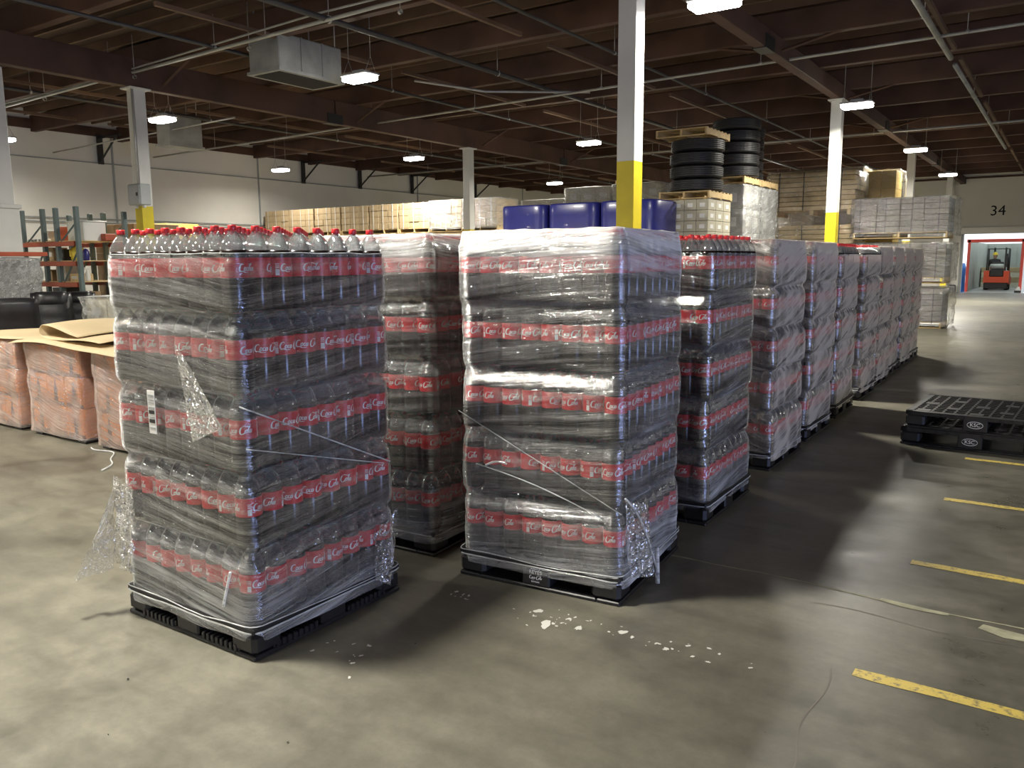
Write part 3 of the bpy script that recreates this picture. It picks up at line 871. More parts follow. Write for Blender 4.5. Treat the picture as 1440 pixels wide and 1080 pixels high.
for si, q in enumerate(STK):
    near = si < 5
    amp = [random.uniform(.022,.045) for _ in range(5)]
    if si == 1: amp = [random.uniform(.014,.024) for _ in range(5)]
    if si >= 4: amp = [random.uniform(.03,.05) for _ in range(5)]
    hb_ = 4*PX+.003
    rc = .05
    n = 26 if near else 12
    nz = 110 if near else 56
    z0 = .075; z1 = PZ+4*LP+(.232 if q['top'] == 'open' else .338)
    mb = MB(); vs = []; seed = Vector((si*7.3, 1.7*si, 0))
    base = perim(hb_, rc, n); NP = len(base)
    for k in range(nz+1):
        z = z0+(z1-z0)*k/nz
        off, sh = wrap_profile(q, z, amp)
        if z < PZ: off = .008+.004*math.sin(z*90)
        if q['top'] == 'wrap' and z > PZ+4*LP+.235:
            off -= ((z-(PZ+4*LP+.235))/.083)**1.6*.024
        if q['top'] == 'open' and z > PZ+4*LP+.205: off -= .008
        for (x, y) in base:
            nrm = Vector((x, y, 0)).normalized()
            nx = max(-1, min(1, (abs(x)-hb_+rc+.02)*40)); ny = max(-1, min(1, (abs(y)-hb_+rc+.02)*40))
            nx = max(0, nx)*(1 if x > 0 else -1); ny = max(0, ny)*(1 if y > 0 else -1)
            l = math.hypot(nx, ny) or 1
            nx, ny = nx/l, ny/l
            cs = z+.10*x-.1*y
            nn = noise.noise(Vector((x*2.2, y*2.2, cs*26))+seed)*.0035 + noise.noise(Vector((x*5, y*5, z*5))+seed)*(.007 if not near else .004)
            corner = .55 if (abs(x) > hb_-.05 and abs(y) > hb_-.05) else 1
            o_ = off*corner+nn
            if si >= 4: o_ += .012*noise.noise(Vector((x*9, y*9, z*2.2))+seed)
            zz = z + (.012*noise.noise(Vector((x*4,y*4,si))) if k in (0,) else 0)
            vs.append((x+nx*o_+sh[0], y+ny*o_+sh[1], zz))
    fs = []
    for k in range(nz):
        for i in range(NP):
            j = (i+1) % NP
            fs.append((k*NP+i, k*NP+j, k*NP+NP+j, k*NP+NP+i))
    mb.add(vs, fs, 0, True)
    if q['top'] == 'wrap':
        # film drawn over the caps
        top = vs[nz*NP:(nz+1)*NP]; rings = [top]; ov = []
        zc = PZ+4*LP+.345
        nr = 14
        for r in range(1, nr+1):
            f = 1-r/nr
            for (x, y, z) in top:
                X, Y = x*f, y*f
                e = 1
                zb = z*(1-e)+zc*e
                gx = abs(((X/PX)+.5) % 1-.5)*PX; gy = abs(((Y/PX)+.5) % 1-.5)*PX
                zb += -.004+.006*noise.noise(Vector((X*14, Y*14, si)))*e
                ov.append((X, Y, zb))
        o = len(mb.v); mb.v += ov
        for r in range(nr):
            for i in range(NP):
                j = (i+1) % NP
                a = (nz*NP+i, nz*NP+j) if r == 0 else (o+(r-1)*NP+i, o+(r-1)*NP+j)
                b = (o+r*NP+j, o+r*NP+i)
                mb.f.append((*a, *b)); mb.m.append(0); mb.sm.append(True)
    t = empty('stretch_wrap', q['T'].translation, q['a'])
    tag(t, 'clear stretch wrap around %s' % WHERE[q['ord']], 'plastic wrap', 'clear wraps around the cola stacks')
    mb.build('film', M[q['film']], t)
    # rolled lower hem
    hem = [(x*1.02, y*1.02, .118+.006*noise.noise(Vector((x*5,y*5,si)))) for x, y in perim(hb_+.008, rc, 6)]
    MB().tube(hem, .0035, 5, closed=True).build('rolled_hem', M['rope'], t)
    if si < 2:
        hem2 = [(x, y, z+.02+.008*math.sin(x*9+y*5)) for x, y, z in hem]
        MB().tube(hem2, .0025, 5, closed=True).build('rolled_hem', M['rope'], t)
    if si in (0, 3, 6):
        ed = [(x*.985, y*.985, z1+.006*noise.noise(Vector((x*6,y*6,si)))) for x, y in perim(hb_, rc, 8)]
        MB().tube(ed, .0011, 5, closed=True).build('top_edge', M['rope'], t)
    q['wrap'] = t
def strand(t, a, b, r=.003, sag=.0, n=14):
    A, B = Vector(a), Vector(b); pts = []
    for i in range(n+1):
        p = A.lerp(B, i/n); p.z += sag*math.sin(PI*i/n); pts.append(p)
    MB().tube(pts, r, 5).build('twisted_strand', M['rope'], t)
h = 4*PX+.016
tA, tB = STK[0]['wrap'], STK[1]['wrap']
strand(tA, (h,-h+.0,1.05), (h,h-.06,.66), .0028)
strand(tA, (h,-h+.02,.88), (h,h-.1,.66), .002)
strand(tA, (h-.12,-h,.36), (h-.18,-h,.2), .006)
strand(tB, (-h+.02,-h-.002,.86), (h,-h-.002,.45), .002)
strand(tB, (-h+.12,-h-.004,.60), (h-.1,-h-.004,.42), .0025, .02)
# loose flaps of film
def flap(t, pts, name='loose_flap', m='filmF', n=14, wav=.02, seed=0):
    """pts: four corners; crumpled sheet"""
    a, b, c, d_ = [Vector(p) for p in pts]; vs = []; mb = MB()
    nrm = (b-a).cross(d_-a).normalized()
    for i in range(n+1):
        for j in range(n+1):
            u, v = i/n, j/n
            p = (a.lerp(b,u)).lerp(d_.lerp(c,u), v)
            p = p + nrm*(noise.noise(Vector((u*5,v*5,seed)))*wav*2) + nrm*(noise.noise(Vector((u*14,v*11,seed+3)))*wav*.6)
            vs.append(tuple(p))
    for i in range(n):
        for j in range(n):
            k = i*(n+1)+j; mb.add([], []); mb.f.append((k,k+n+1,k+n+2,k+1)); mb.m.append(0); mb.sm.append(True)
    mb.v = vs
    return mb.build(name, M[m], t)
flap(tA, [(-h,-h-.01,.66),(-h+.16,-h-.02,.62),(-h+.1,-h-.03,.22),(-h-.02,-h-.02,.25)], seed=1)
flap(tA, [(-h,-h-.01,.62),(-h-.03,-h-.04,.5),(-h-.13,-h-.16,.18),(-h-.02,-h-.04,.22)], seed=2, wav=.03)
flap(tA, [(-h+.52,-h-.012,1.27),(-h+.57,-h-.014,1.24),(-h+.80,-h-.014,.96),(-h+.60,-h-.012,.88)], seed=3, wav=.004)
flap(tA, [(h+.004,h-.18,.34),(h+.006,h-.02,.42),(h+.02,h-.10,.06),(h+.02,h-.2,.12)], seed=4, wav=.012)
flap(tB, [(h+.0,-h+.05,.50),(h+.02,-h+.30,.42),(h+.05,-h+.32,.05),(h+.01,-h+.08,.12)], seed=5, wav=.012)
strand(tB, (h+.01,-h+.02,.52), (h+.06,-h+.32,.10), .005, .06)
strand(tB, (h+.06,-h+.33,.2), (h+.07,-h+.32,.02), .012, .0)
strand(tB, (-h+.18,-h-.012,.60), (-h+.30,-h-.014,.62), .005, .015)
# paper slip stuck under the film of the nearest stack
t = empty('paper_slip', STK[0]['T'] @ Vector((-.115,-h-.012,.885)), STK[0]['a']); tag(t, 'narrow printed paper slip stuck on the left face of the nearest stack', 'label')
MB().box(-.028,.028,-.001,.001,0,.24).build('sheet', M['paper'], t)
t.scale = (.9,1,.77)
for z, hh in ((.205,.012),(.185,.006),(.17,.006),(.135,.014),(.11,.02),(.09,.006),(.06,.02),(.03,.006)):
    MB().box(-.022,.022,-.0022,-.001,z,z+hh).build('print_block', M['greymetal'] if hh < .015 else M['blackmetal'], t)

# ------------------------------------------------------------------ scraps and marks on the floor
random.seed(21)
def blob(x, y, r, z=.002, m='wetscrap', name='film_scrap', label=''):
    n = 14; mb = MB(); vs = [(0,0,z+.001)]
    el = random.uniform(.35,.8)
    for i in range(n):
        a = 2*PI*i/n; rr = r*random.uniform(.55,1.1)
        vs.append((rr*math.cos(a), rr*el*math.sin(a), z-.001+random.uniform(0,.002)))
    mb.add(vs, [(0,1+i,1+(i+1)%n) for i in range(n)], 0, True)
    o = mb.build(name, M[m], None, (x, y, 0), random.uniform(0,PI))
    return o
for (x0, y0, sx, sy, n, lab, g) in ((-1.82,2.98,.20,.06,26,'small clear film scrap on the bright floor in front of the second stack','film scraps before the second stack'),
        (-1.35,3.02,.32,.05,22,'small clear film scrap in the line right of the second stack','film scraps right of the second stack'),
        (-2.32,2.95,.08,.03,8,'small clear film scrap on the floor between the two nearest stacks','film scraps between the nearest stacks'),
        (-2.35,2.2,.2,.12,12,'tiny pale film scrap in the shade right of the nearest pallet','film scraps in the shade')):
    for k in range(n):
        o = blob(x0+random.gauss(0,sx*.6), y0+random.gauss(0,sy*.7), random.uniform(.004,.016))
        tag(o, lab, 'plastic scrap', g)
for k, (x, y, r) in enumerate(((-1.80,2.90,.05),(-1.66,2.95,.028),(-1.9,3.0,.03),(-1.48,3.02,.03))):
    tag(blob(x, y, r), 'larger flat shiny film scrap in front of the second stack, %s' % ('biggest','right of the biggest','left of the biggest','farthest right')[k], 'plastic scrap')
for x, y in ((-2.6,1.35),(-2.05,1.66),(-2.16,2.44),(-1.1,1.35),(-2.9,1.6),(-2.2,1.2)):
    o = blob(x, y, .006, .004, 'black', 'grit_speck'); tag(o, 'tiny black grit speck on the bare concrete floor', 'grit', 'grit specks on the near floor')

# ------------------------------------------------------------------ shared builders for the stored goods
def wood_pallet_meshes(wx, wy, mt='wood'):
    P = {}
    n = 7
    P['deck_board'] = MB().rbox(-wx/2,wx/2,-.045,.045,.122,.14,.003).mesh('deck_board', [M[mt]])
    P['stringer'] = MB().rbox(-.019,.019,-wy/2,wy/2,.018,.122,.003).mesh('stringer', [M[mt]])
    P['bottom_board'] = MB().rbox(-wx/2,wx/2,-.045,.045,0,.018,.003).mesh('bottom_board', [M[mt]])
    return P, n
WP = {}
def wood_pallet(x, y, z, wx, wy, label, rz=0, group=None):
    key = (wx, wy)
    if key not in WP: WP[key] = wood_pallet_meshes(wx, wy)
    P, n = WP[key]
    t = empty('wooden_pallet', (x,y,z), rz); tag(t, label, 'pallet', group)
    for k in range(n): mobj('deck_board', P['deck_board'], t, (0,-wy/2+.05+k*(wy-.1)/(n-1),0))
    for k in (-1,0,1): mobj('stringer', P['stringer'], t, (k*(wx/2-.02),0,0))
    for k in (-1,0,1): mobj('bottom_board', P['bottom_board'], t, (0,k*(wy/2-.05),0))
    return t
CM = {}
CREST = MB(); CMI = ['palecard','kraft','kraft2','whitecard','greycard','yellowcard','taupe','orangecard']
def carton(x, y, z, wx, wy, wz, m, label, group, tape=True, rz=0, cat='carton', hide=False):
    """carton with its base centre at x,y,z"""
    key = (round(wx,3), round(wy,3), round(wz,3), m)
    if key not in CM:
        CM[key] = (MB().rbox(-wx/2+.002,wx/2-.002,-wy/2+.002,wy/2-.002,.001,wz-.001,.006).mesh('carton', [M[m]]),
                   MB().box(-wx*.22,wx*.22,-wy/2-.001,-wy/2+.003,wz*.28,wz*.66).mesh('printed_label', [M['paper']]),
                   MB().box(wx/2-.003,wx/2+.001,-wy*.2,wy*.2,wz*.28,wz*.66).mesh('printed_label', [M['paper']]))
    if hide:
        CREST.rbox(x-wx/2+.002,x+wx/2-.002,y-wy/2+.002,y+wy/2-.002,z+.001,z+wz-.001,.006,CMI.index(m)); return None
    b = mobj('carton', CM[key][0], None, (x,y,z), rz); tag(b, label, cat, group)
    if tape: mobj('printed_label', CM[key][1], b); mobj('printed_label', CM[key][2], b)
    return b
def bag(t_name, x0, x1, y0, y1, z0, z1, m, label, seed=0, amp=.03, top=True, n=18, pinch=None, cat='plastic wrap', parent=None, freq=3.2):
    """loose film around a load"""
    cx, cy = (x0+x1)/2, (y0+y1)/2
    hx, hy = (x1-x0)/2, (y1-y0)/2
    mb = MB(); vs = []
    per = []
    for k in range(4*n):
        s, f = divmod(k, n); f = f/n*2-1
        per.append([(f,-1),(1,f),(-f,1),(-1,-f)][s])
    nz = max(8, int((z1-z0)/.05))
    for k in range(nz+1):
        z = z0+(z1-z0)*k/nz
        for (u, v) in per:
            l = max(abs(u),abs(v)); r = math.hypot(u, v)
            rr = 1-.05*(max(0, r-1.15))
            px, py = u*hx*rr, v*hy*rr
            o_ = amp*(.35+noise.noise(Vector((px*freq, py*freq, z*freq*1.4+seed)))) + .3*amp*noise.noise(Vector((px*11, py*11, z*14+seed)))
            if pinch:
                for (zp, a) in pinch: o_ -= a*math.exp(-((z-zp)/.04)**2)
            nu = 1 if u > .99 else (-1 if u < -.99 else 0); nv = 1 if v > .99 else (-1 if v < -.99 else 0)
            vs.append((cx+px+nu*o_, cy+py+nv*o_, z))
    NP = len(per); fs = []
    for k in range(nz):
        for i in range(NP):
            j = (i+1) % NP; fs.append((k*NP+i,k*NP+j,k*NP+NP+j,k*NP+NP+i))
    mb.add(vs, fs, 0, True)
    if top:
        topr = vs[nz*NP:]; o = len(mb.v); nr = 6
        for r in range(1, nr+1):
            f = 1-r/nr
            for (x, y, z) in topr: mb.v.append((cx+(x-cx)*f, cy+(y-cy)*f, z+.012+.02*noise.noise(Vector((x*f*5,y*f*5,seed)))))
        for r in range(nr):
            for i in range(NP):
                j = (i+1) % NP
                a = (nz*NP+i, nz*NP+j) if r == 0 else (o+(r-1)*NP+i, o+(r-1)*NP+j)
                mb.f.append((*a, o+r*NP+j, o+r*NP+i)); mb.m.append(0); mb.sm.append(True)
    o = mb.build(t_name, M[m])
    return tag(o, label, cat)

# ------------------------------------------------------------------ orange cartons at the left edge
random.seed(31)
bp = MB()   # flat bottle silhouette print
out = [(-.012,.235),(.012,.235),(.014,.19),(.034,.16),(.038,.12),(.033,.09),(.039,.05),(.036,.02),(.03,.015)]
poly = out + [(-x, z) for x, z in reversed(out[1:])]
def flat(poly, y, plane='y'):
    mb = MB()
    if plane == 'y': mb.add([(x,y,z) for x,z in poly], [tuple(range(len(poly)))])
    return mb
OPAL = [(-9.28,-8.24,'leftmost'),(-8.06,-7.12,'middle'),(-6.90,-5.96,'rightmost')]
cw, ch, cd = .305, .275, .305
oc = MB().rbox(-cw/2+.002,cw/2-.002,-cd/2+.002,cd/2-.002,.001,ch-.002,.008).mesh('orange_carton', [M['orangecard']])
pf = MB(); pf2 = MB()
pf.add([(x*.85,-cd/2-.0005,z*.95+.01) for x,z in poly], [tuple(range(len(poly)))])
pf2.add([(cd/2-.001,x*.85,z*.95+.01) for x,z in poly], [tuple(range(len(poly)))])
pfm = pf.mesh('bottle_print', [M['darkprint']]); pfm2 = pf2.mesh('bottle_print', [M['darkprint']])
ps = MB().box(-cw/2+.01,cw/2-.01,-cd/2-.0004,-cd/2+.001,.0,.035).mesh('print_band', [M['brownprint']])
LY3 = ('bottom','middle','top')
for (x0, x1, w_) in OPAL:
    t = empty('plastic_pallet', ((x0+x1)/2, 4.19, 0)); tag(t, 'low black pallet under the %s stack of orange cartons' % w_, 'pallet')
    MB().rbox(-.46,.46,-.45,.45,.02,.04,.004).build('deck', M['blackplastic'], t)
    for i in (-1,1):
        MB().rbox(i*.38-.06,i*.38+.06,-.45,.45,0,.02,.003).build('runner', M['blackplastic'], t)
    for l in range(3):
        for i in range(3):
            for j in range(3):
                if j == 2 or (j == 1 and i < 2) :
                    X_, Y_, Z_ = (x0+x1)/2+(i-1)*cw, 4.19+(j-1)*cd*.97, .042+l*(ch+.002)
                    CREST.rbox(X_-cw/2+.002,X_+cw/2-.002,Y_-cd/2+.002,Y_+cd/2-.002,Z_,Z_+ch-.002,.006,7); continue
                c_ = mobj('orange_carton', oc, None, ((x0+x1)/2+(i-1)*cw+random.uniform(-.006,.006), 4.19+(j-1)*cd*.97, .042+l*(ch+.002)))
                tag(c_, 'orange carton with a bottle picture, %s layer of the %s orange stack' % (LY3[l], w_), 'carton', 'orange cartons, %s layer, %s stack' % (LY3[l], w_))
                mobj('bottle_print', pfm, c_); mobj('bottle_print', pfm2, c_); mobj('print_band', ps, c_)
    bag('stretch_wrap', x0-.015, x1+.0, 3.72, 4.66, .03, .87, 'filmO' if 'filmO' in M else 'filmW', 'shiny crumpled stretch wrap around the %s stack of orange cartons' % w_, seed=x0, amp=.014, top=True, pinch=[(.32,.01),(.6,.01)], freq=5)
# rumpled cardboard sheet on top
def sheet(name, fn, nu, nv, m, th=.004):
    mb = MB(); vs = []
    for i in range(nu+1):
        for j in range(nv+1):
            vs.append(fn(i/nu, j/nv))
    n = nv+1
    fs = [(i*n+j,(i+1)*n+j,(i+1)*n+j+1,i*n+j+1) for i in range(nu) for j in range(nv)]
    mb.add(vs, fs, 0, True); o = mb.build(name, M[m])
    md = o.modifiers.new('thick', 'SOLIDIFY'); md.thickness = th
    return o
def f1(u, v):
    x = -8.15+1.85*u; y = 3.62+1.05*v
    z = .905+.02*math.sin(u*5+v*3)+.02*(1-v)*math.sin(u*9)*.5
    if v < .15: z -= (.15-v)*.25
    return (x, y+.05*math.sin(u*4), z)
tag(sheet('cardboard_sheet', f1, 24, 10, 'sheetcard'), 'large flat tan cardboard sheet lying on the orange carton stacks', 'cardboard')
def f2(u, v):
    # curled sheet folded over itself, fold on the left
    s = u*2.0
    if s < 1.25: x = -6.75-s*.98*.86; z = .935+.01*math.sin(s*5)
    elif s < 1.5:
        a = (s-1.25)/.25*PI; x = -6.75-1.25*.84-.055*math.sin(a); z = .935+.055*(1-math.cos(a))
    else: x = -6.75-1.25*.84+(s-1.5)*1.15; z = 1.045-.075*((s-1.5)/.5)**1.5+.01*math.sin(s*9)
    return (x, 3.72+.75*v+.07*u, z+.02*math.sin(v*3)-.012*(1-v))
tag(sheet('cardboard_sheet', f2, 40, 8, 'sheetcard'), 'curled tan cardboard sheet folded over on top of the flat one', 'cardboard')
def f3(u, v): return (-9.3+1.25*u, 3.7+.95*v, .90+.008*math.sin(u*7+v*4))
tag(sheet('cardboard_sheet', f3, 10, 6, 'sheetcard'), 'tan cardboard sheet at the left edge on the leftmost orange stack', 'cardboard')
# tail of film on the floor beside the orange stack
tag(MB().tube([(-6.95+.85*i/24, 3.68-.03*math.sin(i*.5)-.4*(i/24)**3, .008) for i in range(25)], .006, 6).build('film_tail', M['rope']), 'white rolled tail of stretch film lying on the floor beside the orange cartons', 'plastic scrap')

# ------------------------------------------------------------------ office chairs
def cushion(w_, d_, h_, n=8, bulge=.03, wr=0):
    mb = MB(); vs = []; 
    for s in (1,-1):
        for i in range(n+1):
            for j in range(n+1):
                u, v = i/n*2-1, j/n*2-1
                e = (1-abs(u)**4)*(1-abs(v)**4)
                uu = u*(1-.06*v*v); vv = v*(1-.06*u*u)
                vs.append((uu*w_/2, vv*d_/2, s*(h_*.25+h_*.25*e**.5+bulge*e*(1 if s > 0 else .4)) + wr*math.sin(v*9)*e))
    N_ = (n+1)**2; fs = []
    for i in range(n):
        for j in range(n):
            a = i*(n+1)+j; fs.append((a,a+n+1,a+n+2,a+1)); fs.append((N_+a,N_+a+1,N_+a+n+2,N_+a+n+1))
    def idx(k):  # border loop
        k %= 4*n
        s, f = divmod(k, n)
        return [(f,0),(n,f),(n-f,n),(0,n-f)][s]
    for k in range(4*n):
        a = idx(k); b = idx(k+1)
        A = a[0]*(n+1)+a[1]; B = b[0]*(n+1)+b[1]
        fs.append((A,N_+A,N_+B,B))
    mb.add(vs, fs, 0, True); return mb
def office_chair(x, y, rz, label, s=1.0):
    t = empty('office_chair', (x,y,0), rz); tag(t, label, 'chair'); t.scale = (s,s,s)
    o = cushion(.52,.5,.10,8,.02).build('seat', M['leather'], t, (0,0,.48))
    o = cushion(.52,.66,.09,10,.03,.006).build('backrest', M['leather'], t, (0,.27,.86)); o.rotation_euler = (math.radians(82),0,0)
    o = cushion(.40,.2,.07,6,.03).build('head_cushion', M['leather'], t, (0,.27,1.09)); o.rotation_euler = (math.radians(80),0,0)
    for sx in (-1,1):
        MB().tube([(sx*.28,.2,.5),(sx*.31,.2,.68),(sx*.31,-.12,.70),(sx*.28,-.14,.5)], .018, 6).build('arm', M['blackmetal'], t)
    MB().lathe([(.03,.1),(.03,.3),(.02,.31),(.02,.45)], 10).build('gas_column', M['blackmetal'], t)
    for k in range(5):
        a = 2*PI*k/5
        l = MB().tube([(0,0,.12),(.3*math.cos(a),.3*math.sin(a),.075)], [.03,.016], 6).build('leg', M['blackmetal'], t)
        MB().lathe([(.008,-.015),(.028,-.012),(.028,.012),(.008,.015)], 10, M=Matrix.Translation((.3*math.cos(a),.3*math.sin(a),.03)) @ Matrix.Rotation(PI/2,4,'X')).build('caster', M['blackmetal'], l)
office_chair(-10.85, 4.95, 4.27, 'big black leather office chair at the left edge, seen from its back', 1.0)
office_chair(-11.45, 5.70, 1.13, 'black leather office chair with a shiny backrest right of the bigger chair', 1.02)
office_chair(-12.55, 6.62, 1.0, 'black office chair half hidden behind the shiny one beside the rack', .98)
# silver wrapped crate and white wrapped pallet
for i in range(2):
    for l in range(5):
        carton(-13.26+i*.72, 5.48, .15+l*.3, .70, .72, .298, 'greycard', 'pale grey carton inside the glittering wrapped load at the left edge', 'cartons in the glittering load', tape=True)
wood_pallet(-12.90, 5.48, .0, 1.45, .74, 'wooden pallet under the glittering wrapped load at the left edge')
bag('silver_wrap', -13.66, -12.16, 5.02, 5.94, .1, 1.67, 'filmS' if 'filmS' in M else 'filmW', 'glittering crumpled silver wrap around the load at the left edge', seed=9, amp=.05, freq=4)
tag(MB().rbox(-12.23,-12.15,4.6,6.05,1.70,1.76,.006).build('red_beam', M['rackorange']), 'long red rack beam lying across the glittering wrapped load', 'beam')
for i in range(2):
    for l in range(3):
        carton(-11.25+i*.55, 6.62, .14+l*.32, .54, .85, .318, 'whitecard', 'white carton inside the low wrapped pallet right of the office chairs', 'cartons in the low wrapped pallet')
wood_pallet(-10.98, 6.62, 0, 1.15, .9, 'wooden pallet under the low wrapped white cartons behind the chairs')
bag('stretch_wrap', -11.56, -10.40, 6.14, 7.10, .1, 1.13, 'filmW', 'crumpled clear wrap around low white cartons, right of the office chairs', seed=4, amp=.04, freq=4)

# ------------------------------------------------------------------ storage rack with its goods
t = empty('storage_rack', (-15, 7.9, 0)); tag(t, 'dark green storage rack with orange shelf beams left of the nearest stack', 'rack')
t_off = Vector((-15,7.9,0))
def rb(name, x0,x1,y0,y1,z0,z1,m): MB().rbox(x0+15,x1+15,y0-7.9,y1-7.9,z0,z1,.006).build(name, M[m], t)
PXS = (-15.85,-15.12,-14.67,-14.0)
for x in PXS:
    for y in (7.5,8.35): rb('upright', x-.04,x+.04,y-.035,y+.035,0,2.5+.05*(y<8), 'rackgreen')
for (a, b_) in ((0,1),(2,3)):
    for y in (7.5,8.35):
        for (z0,z1) in ((.3,1.0),(1.15,1.85),(1.9,2.3)):
            MB().tube([(PXS[a]+15,y-7.9,z0),(PXS[b_]+15,y-7.9,z1)], .02, 4, smooth=False).build('diagonal_brace', M['rackgreen'], t)
for z in (.9,1.24,1.60,1.94):
    for y in (7.46,8.39): rb('shelf_beam', -15.8,-14.05,y-.02,y+.02,z-.05,z+.03,'rackorange')
    for k in range(6): rb('shelf_board', -15.79+k*.29,-15.51+k*.29,7.49,8.36,z+.03,z+.045,'wood2')
def crate(name, x, y, z, a, b_, c_, m, label, cat):
    t = empty(name, (x,y,z)); tag(t, label, cat)
    mb = MB(); th = .012
    mb.rbox(-a/2,a/2,-b_/2,-b_/2+th,0,c_,.004); mb.rbox(-a/2,a/2,b_/2-th,b_/2,0,c_,.004)
    mb.rbox(-a/2,-a/2+th,-b_/2+th,b_/2-th,0,c_,.004); mb.rbox(a/2-th,a/2,-b_/2+th,b_/2-th,0,c_,.004); mb.box(-a/2+th,a/2-th,-b_/2+th,b_/2-th,0,th)
    o = mb.build('tub', M[m], t); o['kind'] = 'stuff'
    del o['kind']
    MB().tube([(-a/2-.01,-b_/2-.01,c_),(a/2+.01,-b_/2-.01,c_),(a/2+.01,b_/2+.01,c_),(-a/2-.01,b_/2+.01,c_)], .014, 6, closed=True).build('rim', M[m], t)
    return t
crate('storage_bin', -14.35, 7.85, 1.985, .52, .4, .33, 'bin', 'white plastic bin on the top shelf of the green rack', 'bin')
t = empty('plastic_jug', (-14.52, 7.75, 1.645)); tag(t, 'yellow plastic jug on the middle shelf of the green rack', 'jug')
MB().lathe([(.09,0),(.115,.02),(.115,.17),(.09,.22),(.03,.25),(.03,.265)], 14, c0=True).build('jug_body', M['yellowjug'], t)
MB().lathe([(.034,.262),(.034,.285),(.03,.287)], 12, c1=True).build('cap', M['blackmetal'], t)
MB().tube([(.0,-.10,.20),(0,-.135,.17),(0,-.135,.08),(0,-.11,.06)], .014, 6).build('handle', M['yellowjug'], t)
t = empty('spray_bottle', (-14.2, 7.72, 1.285)); tag(t, 'white spray bottle on the shelf below the yellow jug', 'bottle')
MB().lathe([(.04,0),(.045,.02),(.045,.12),(.02,.17),(.015,.2)], 12, c0=True).build('bottle_body', M['bin'], t)
MB().rbox(-.02,.02,-.06,.03,.2,.24,.006).build('spray_head', M['bin'], t)
t = empty('spray_bottle', (-14.2, 7.72, 1.645)); tag(t, 'small bottle with a dark blue label beside the yellow jug', 'bottle')
MB().lathe([(.05,0),(.055,.02),(.055,.15),(.03,.19),(.015,.2)], 12, c0=True).build('bottle_body', M['blue'], t)
MB().lathe([(.02,.2),(.02,.225)], 10, c1=True).build('cap', M['bin'], t)
random.seed(8)
def book_or_box(x, z, w_, h_, m, lab):
    o = MB().rbox(-w_/2,w_/2,-.13,.13,0,h_,.006).build('small_box', M[m], None, (x,7.8,z)); tag(o, lab, 'box', 'small boxes on the green rack')
    MB().box(-w_*.3,w_*.3,-.1315,-.13,h_*.3,h_*.7).build('printed_label', M['paper'], o)
for (x, z, w_, h_, m, lab) in ((-15.45,1.985,.22,.2,'greycard','grey box on the top rack shelf at its left end'),
   (-15.0,1.985,.18,.26,'rackorange','orange-brown box on the top rack shelf left of the white bin'),
   (-15.35,1.645,.3,.24,'kraft','brown box on the second rack shelf at its left end'),
   (-14.95,1.645,.2,.2,'blackmetal','black box on the second rack shelf left of the jug'),
   (-15.0,1.285,.32,.28,'bin','white box with lines on the third rack shelf'),
   (-14.55,1.285,.3,.13,'wood2','tan box on the third rack shelf left of the spray bottle'),
   (-15.45,1.285,.26,.2,'kraft2','dark brown box on the third rack shelf at its left end'),
   (-14.4,.945,.4,.16,'kraft2','low dark brown box on the lowest rack shelf at right'),
   (-15.1,.945,.5,.22,'leather','black box on the lowest rack shelf')):
    book_or_box(x, z, w_, h_, m, lab)
for k in range(4):
    tag(MB().rbox(-.1,.1,-.06,.06,0,.05,.008).build('paper_roll', M['paper'], None, (-15.75+.13*k,7.62,1.985+.0)), 'small white packet lying on the top rack shelf at its left end', 'packet', 'packets on the top rack shelf')
tag(MB().rbox(-.1,.1,-.1,.1,0,.12,.01).build('red_tin', M['rackorange'], None, (-14.05+.0,8.05,1.985)), 'small dark red tin at the right end of the top rack shelf', 'tin')

# brown cartons and yellow carton behind the rack
for i in range(2):
    for l in range(4):
        carton(-15.78+i*.70, 9.45, .16+l*.545, .69, .95, .543, 'kraft2', 'tall brown carton in the stack right of the green rack', 'tall brown cartons beside the rack', tape=False)
wood_pallet(-15.43, 9.45, 0, 1.4, .95, 'wooden pallet under the tall brown cartons beside the green rack')
for l in range(5):
    carton(-16.65, 11.0, .14+l*.46, .95, .8, .458, 'yellowcard' if l == 4 else 'kraft2', ('yellow carton on top of the stack behind the tall brown cartons' if l == 4 else 'brown carton under the yellow one behind the tall brown cartons'), 'cartons behind the tall brown ones', tape=False)
wood_pallet(-16.65, 11.0, 0, .95, .8, 'wooden pallet under the stack topped by a yellow carton')

# ------------------------------------------------------------------ long row of brown cartons on pallets
random.seed(17)
PN = ('leftmost','second','third','fourth','fifth','sixth','seventh','rightmost')
for p in range(8):
    cx = -22.6+p*1.235
    for tier, (zb, nl, hh) in enumerate(((0,4,.27),(1.24,4,.255),(2.43,4,.187+.0))):
        tn = ('bottom','middle','top')[tier]
        wood_pallet(cx, 19.5, zb, 1.2, 1.05, 'wooden pallet in the %s tier of the long carton row, %s pallet' % (tn, PN[p]), group='pallets of the long carton row')
        for i in range(3):
            for l in range(nl):
                c_ = carton(cx+(i-1)*.395, 19.5+random.uniform(-.012,.012), zb+.142+l*hh, .39, 1.04, hh-.003, 'kraft', 'brown carton in the %s tier of the %s pallet of the long carton row' % (tn, PN[p]), 'cartons, %s tier, %s pallet of the long row' % (tn, PN[p]), tape=False, hide=(tier == 0 or (tier == 1 and l < nl-1)))
    st = empty('strapping', (cx, 19.5, 2.43)); tag(st, 'white straps around the top tier of the %s pallet in the long carton row' % PN[p], 'strap', 'straps of the long carton row')
    for sx in (-.4,-.0,.4):
        MB().box(sx-.008,sx+.008,-.545,-.54,.12,.90).build('strap', M['paper'], st)
    if p >= 6: bag('stretch_wrap', cx-.60, cx+.60, 18.93, 20.07, 2.5, 3.34, 'filmW', 'shiny wrap around the top tier of the %s pallet in the long carton row' % PN[p], seed=p, amp=.02)

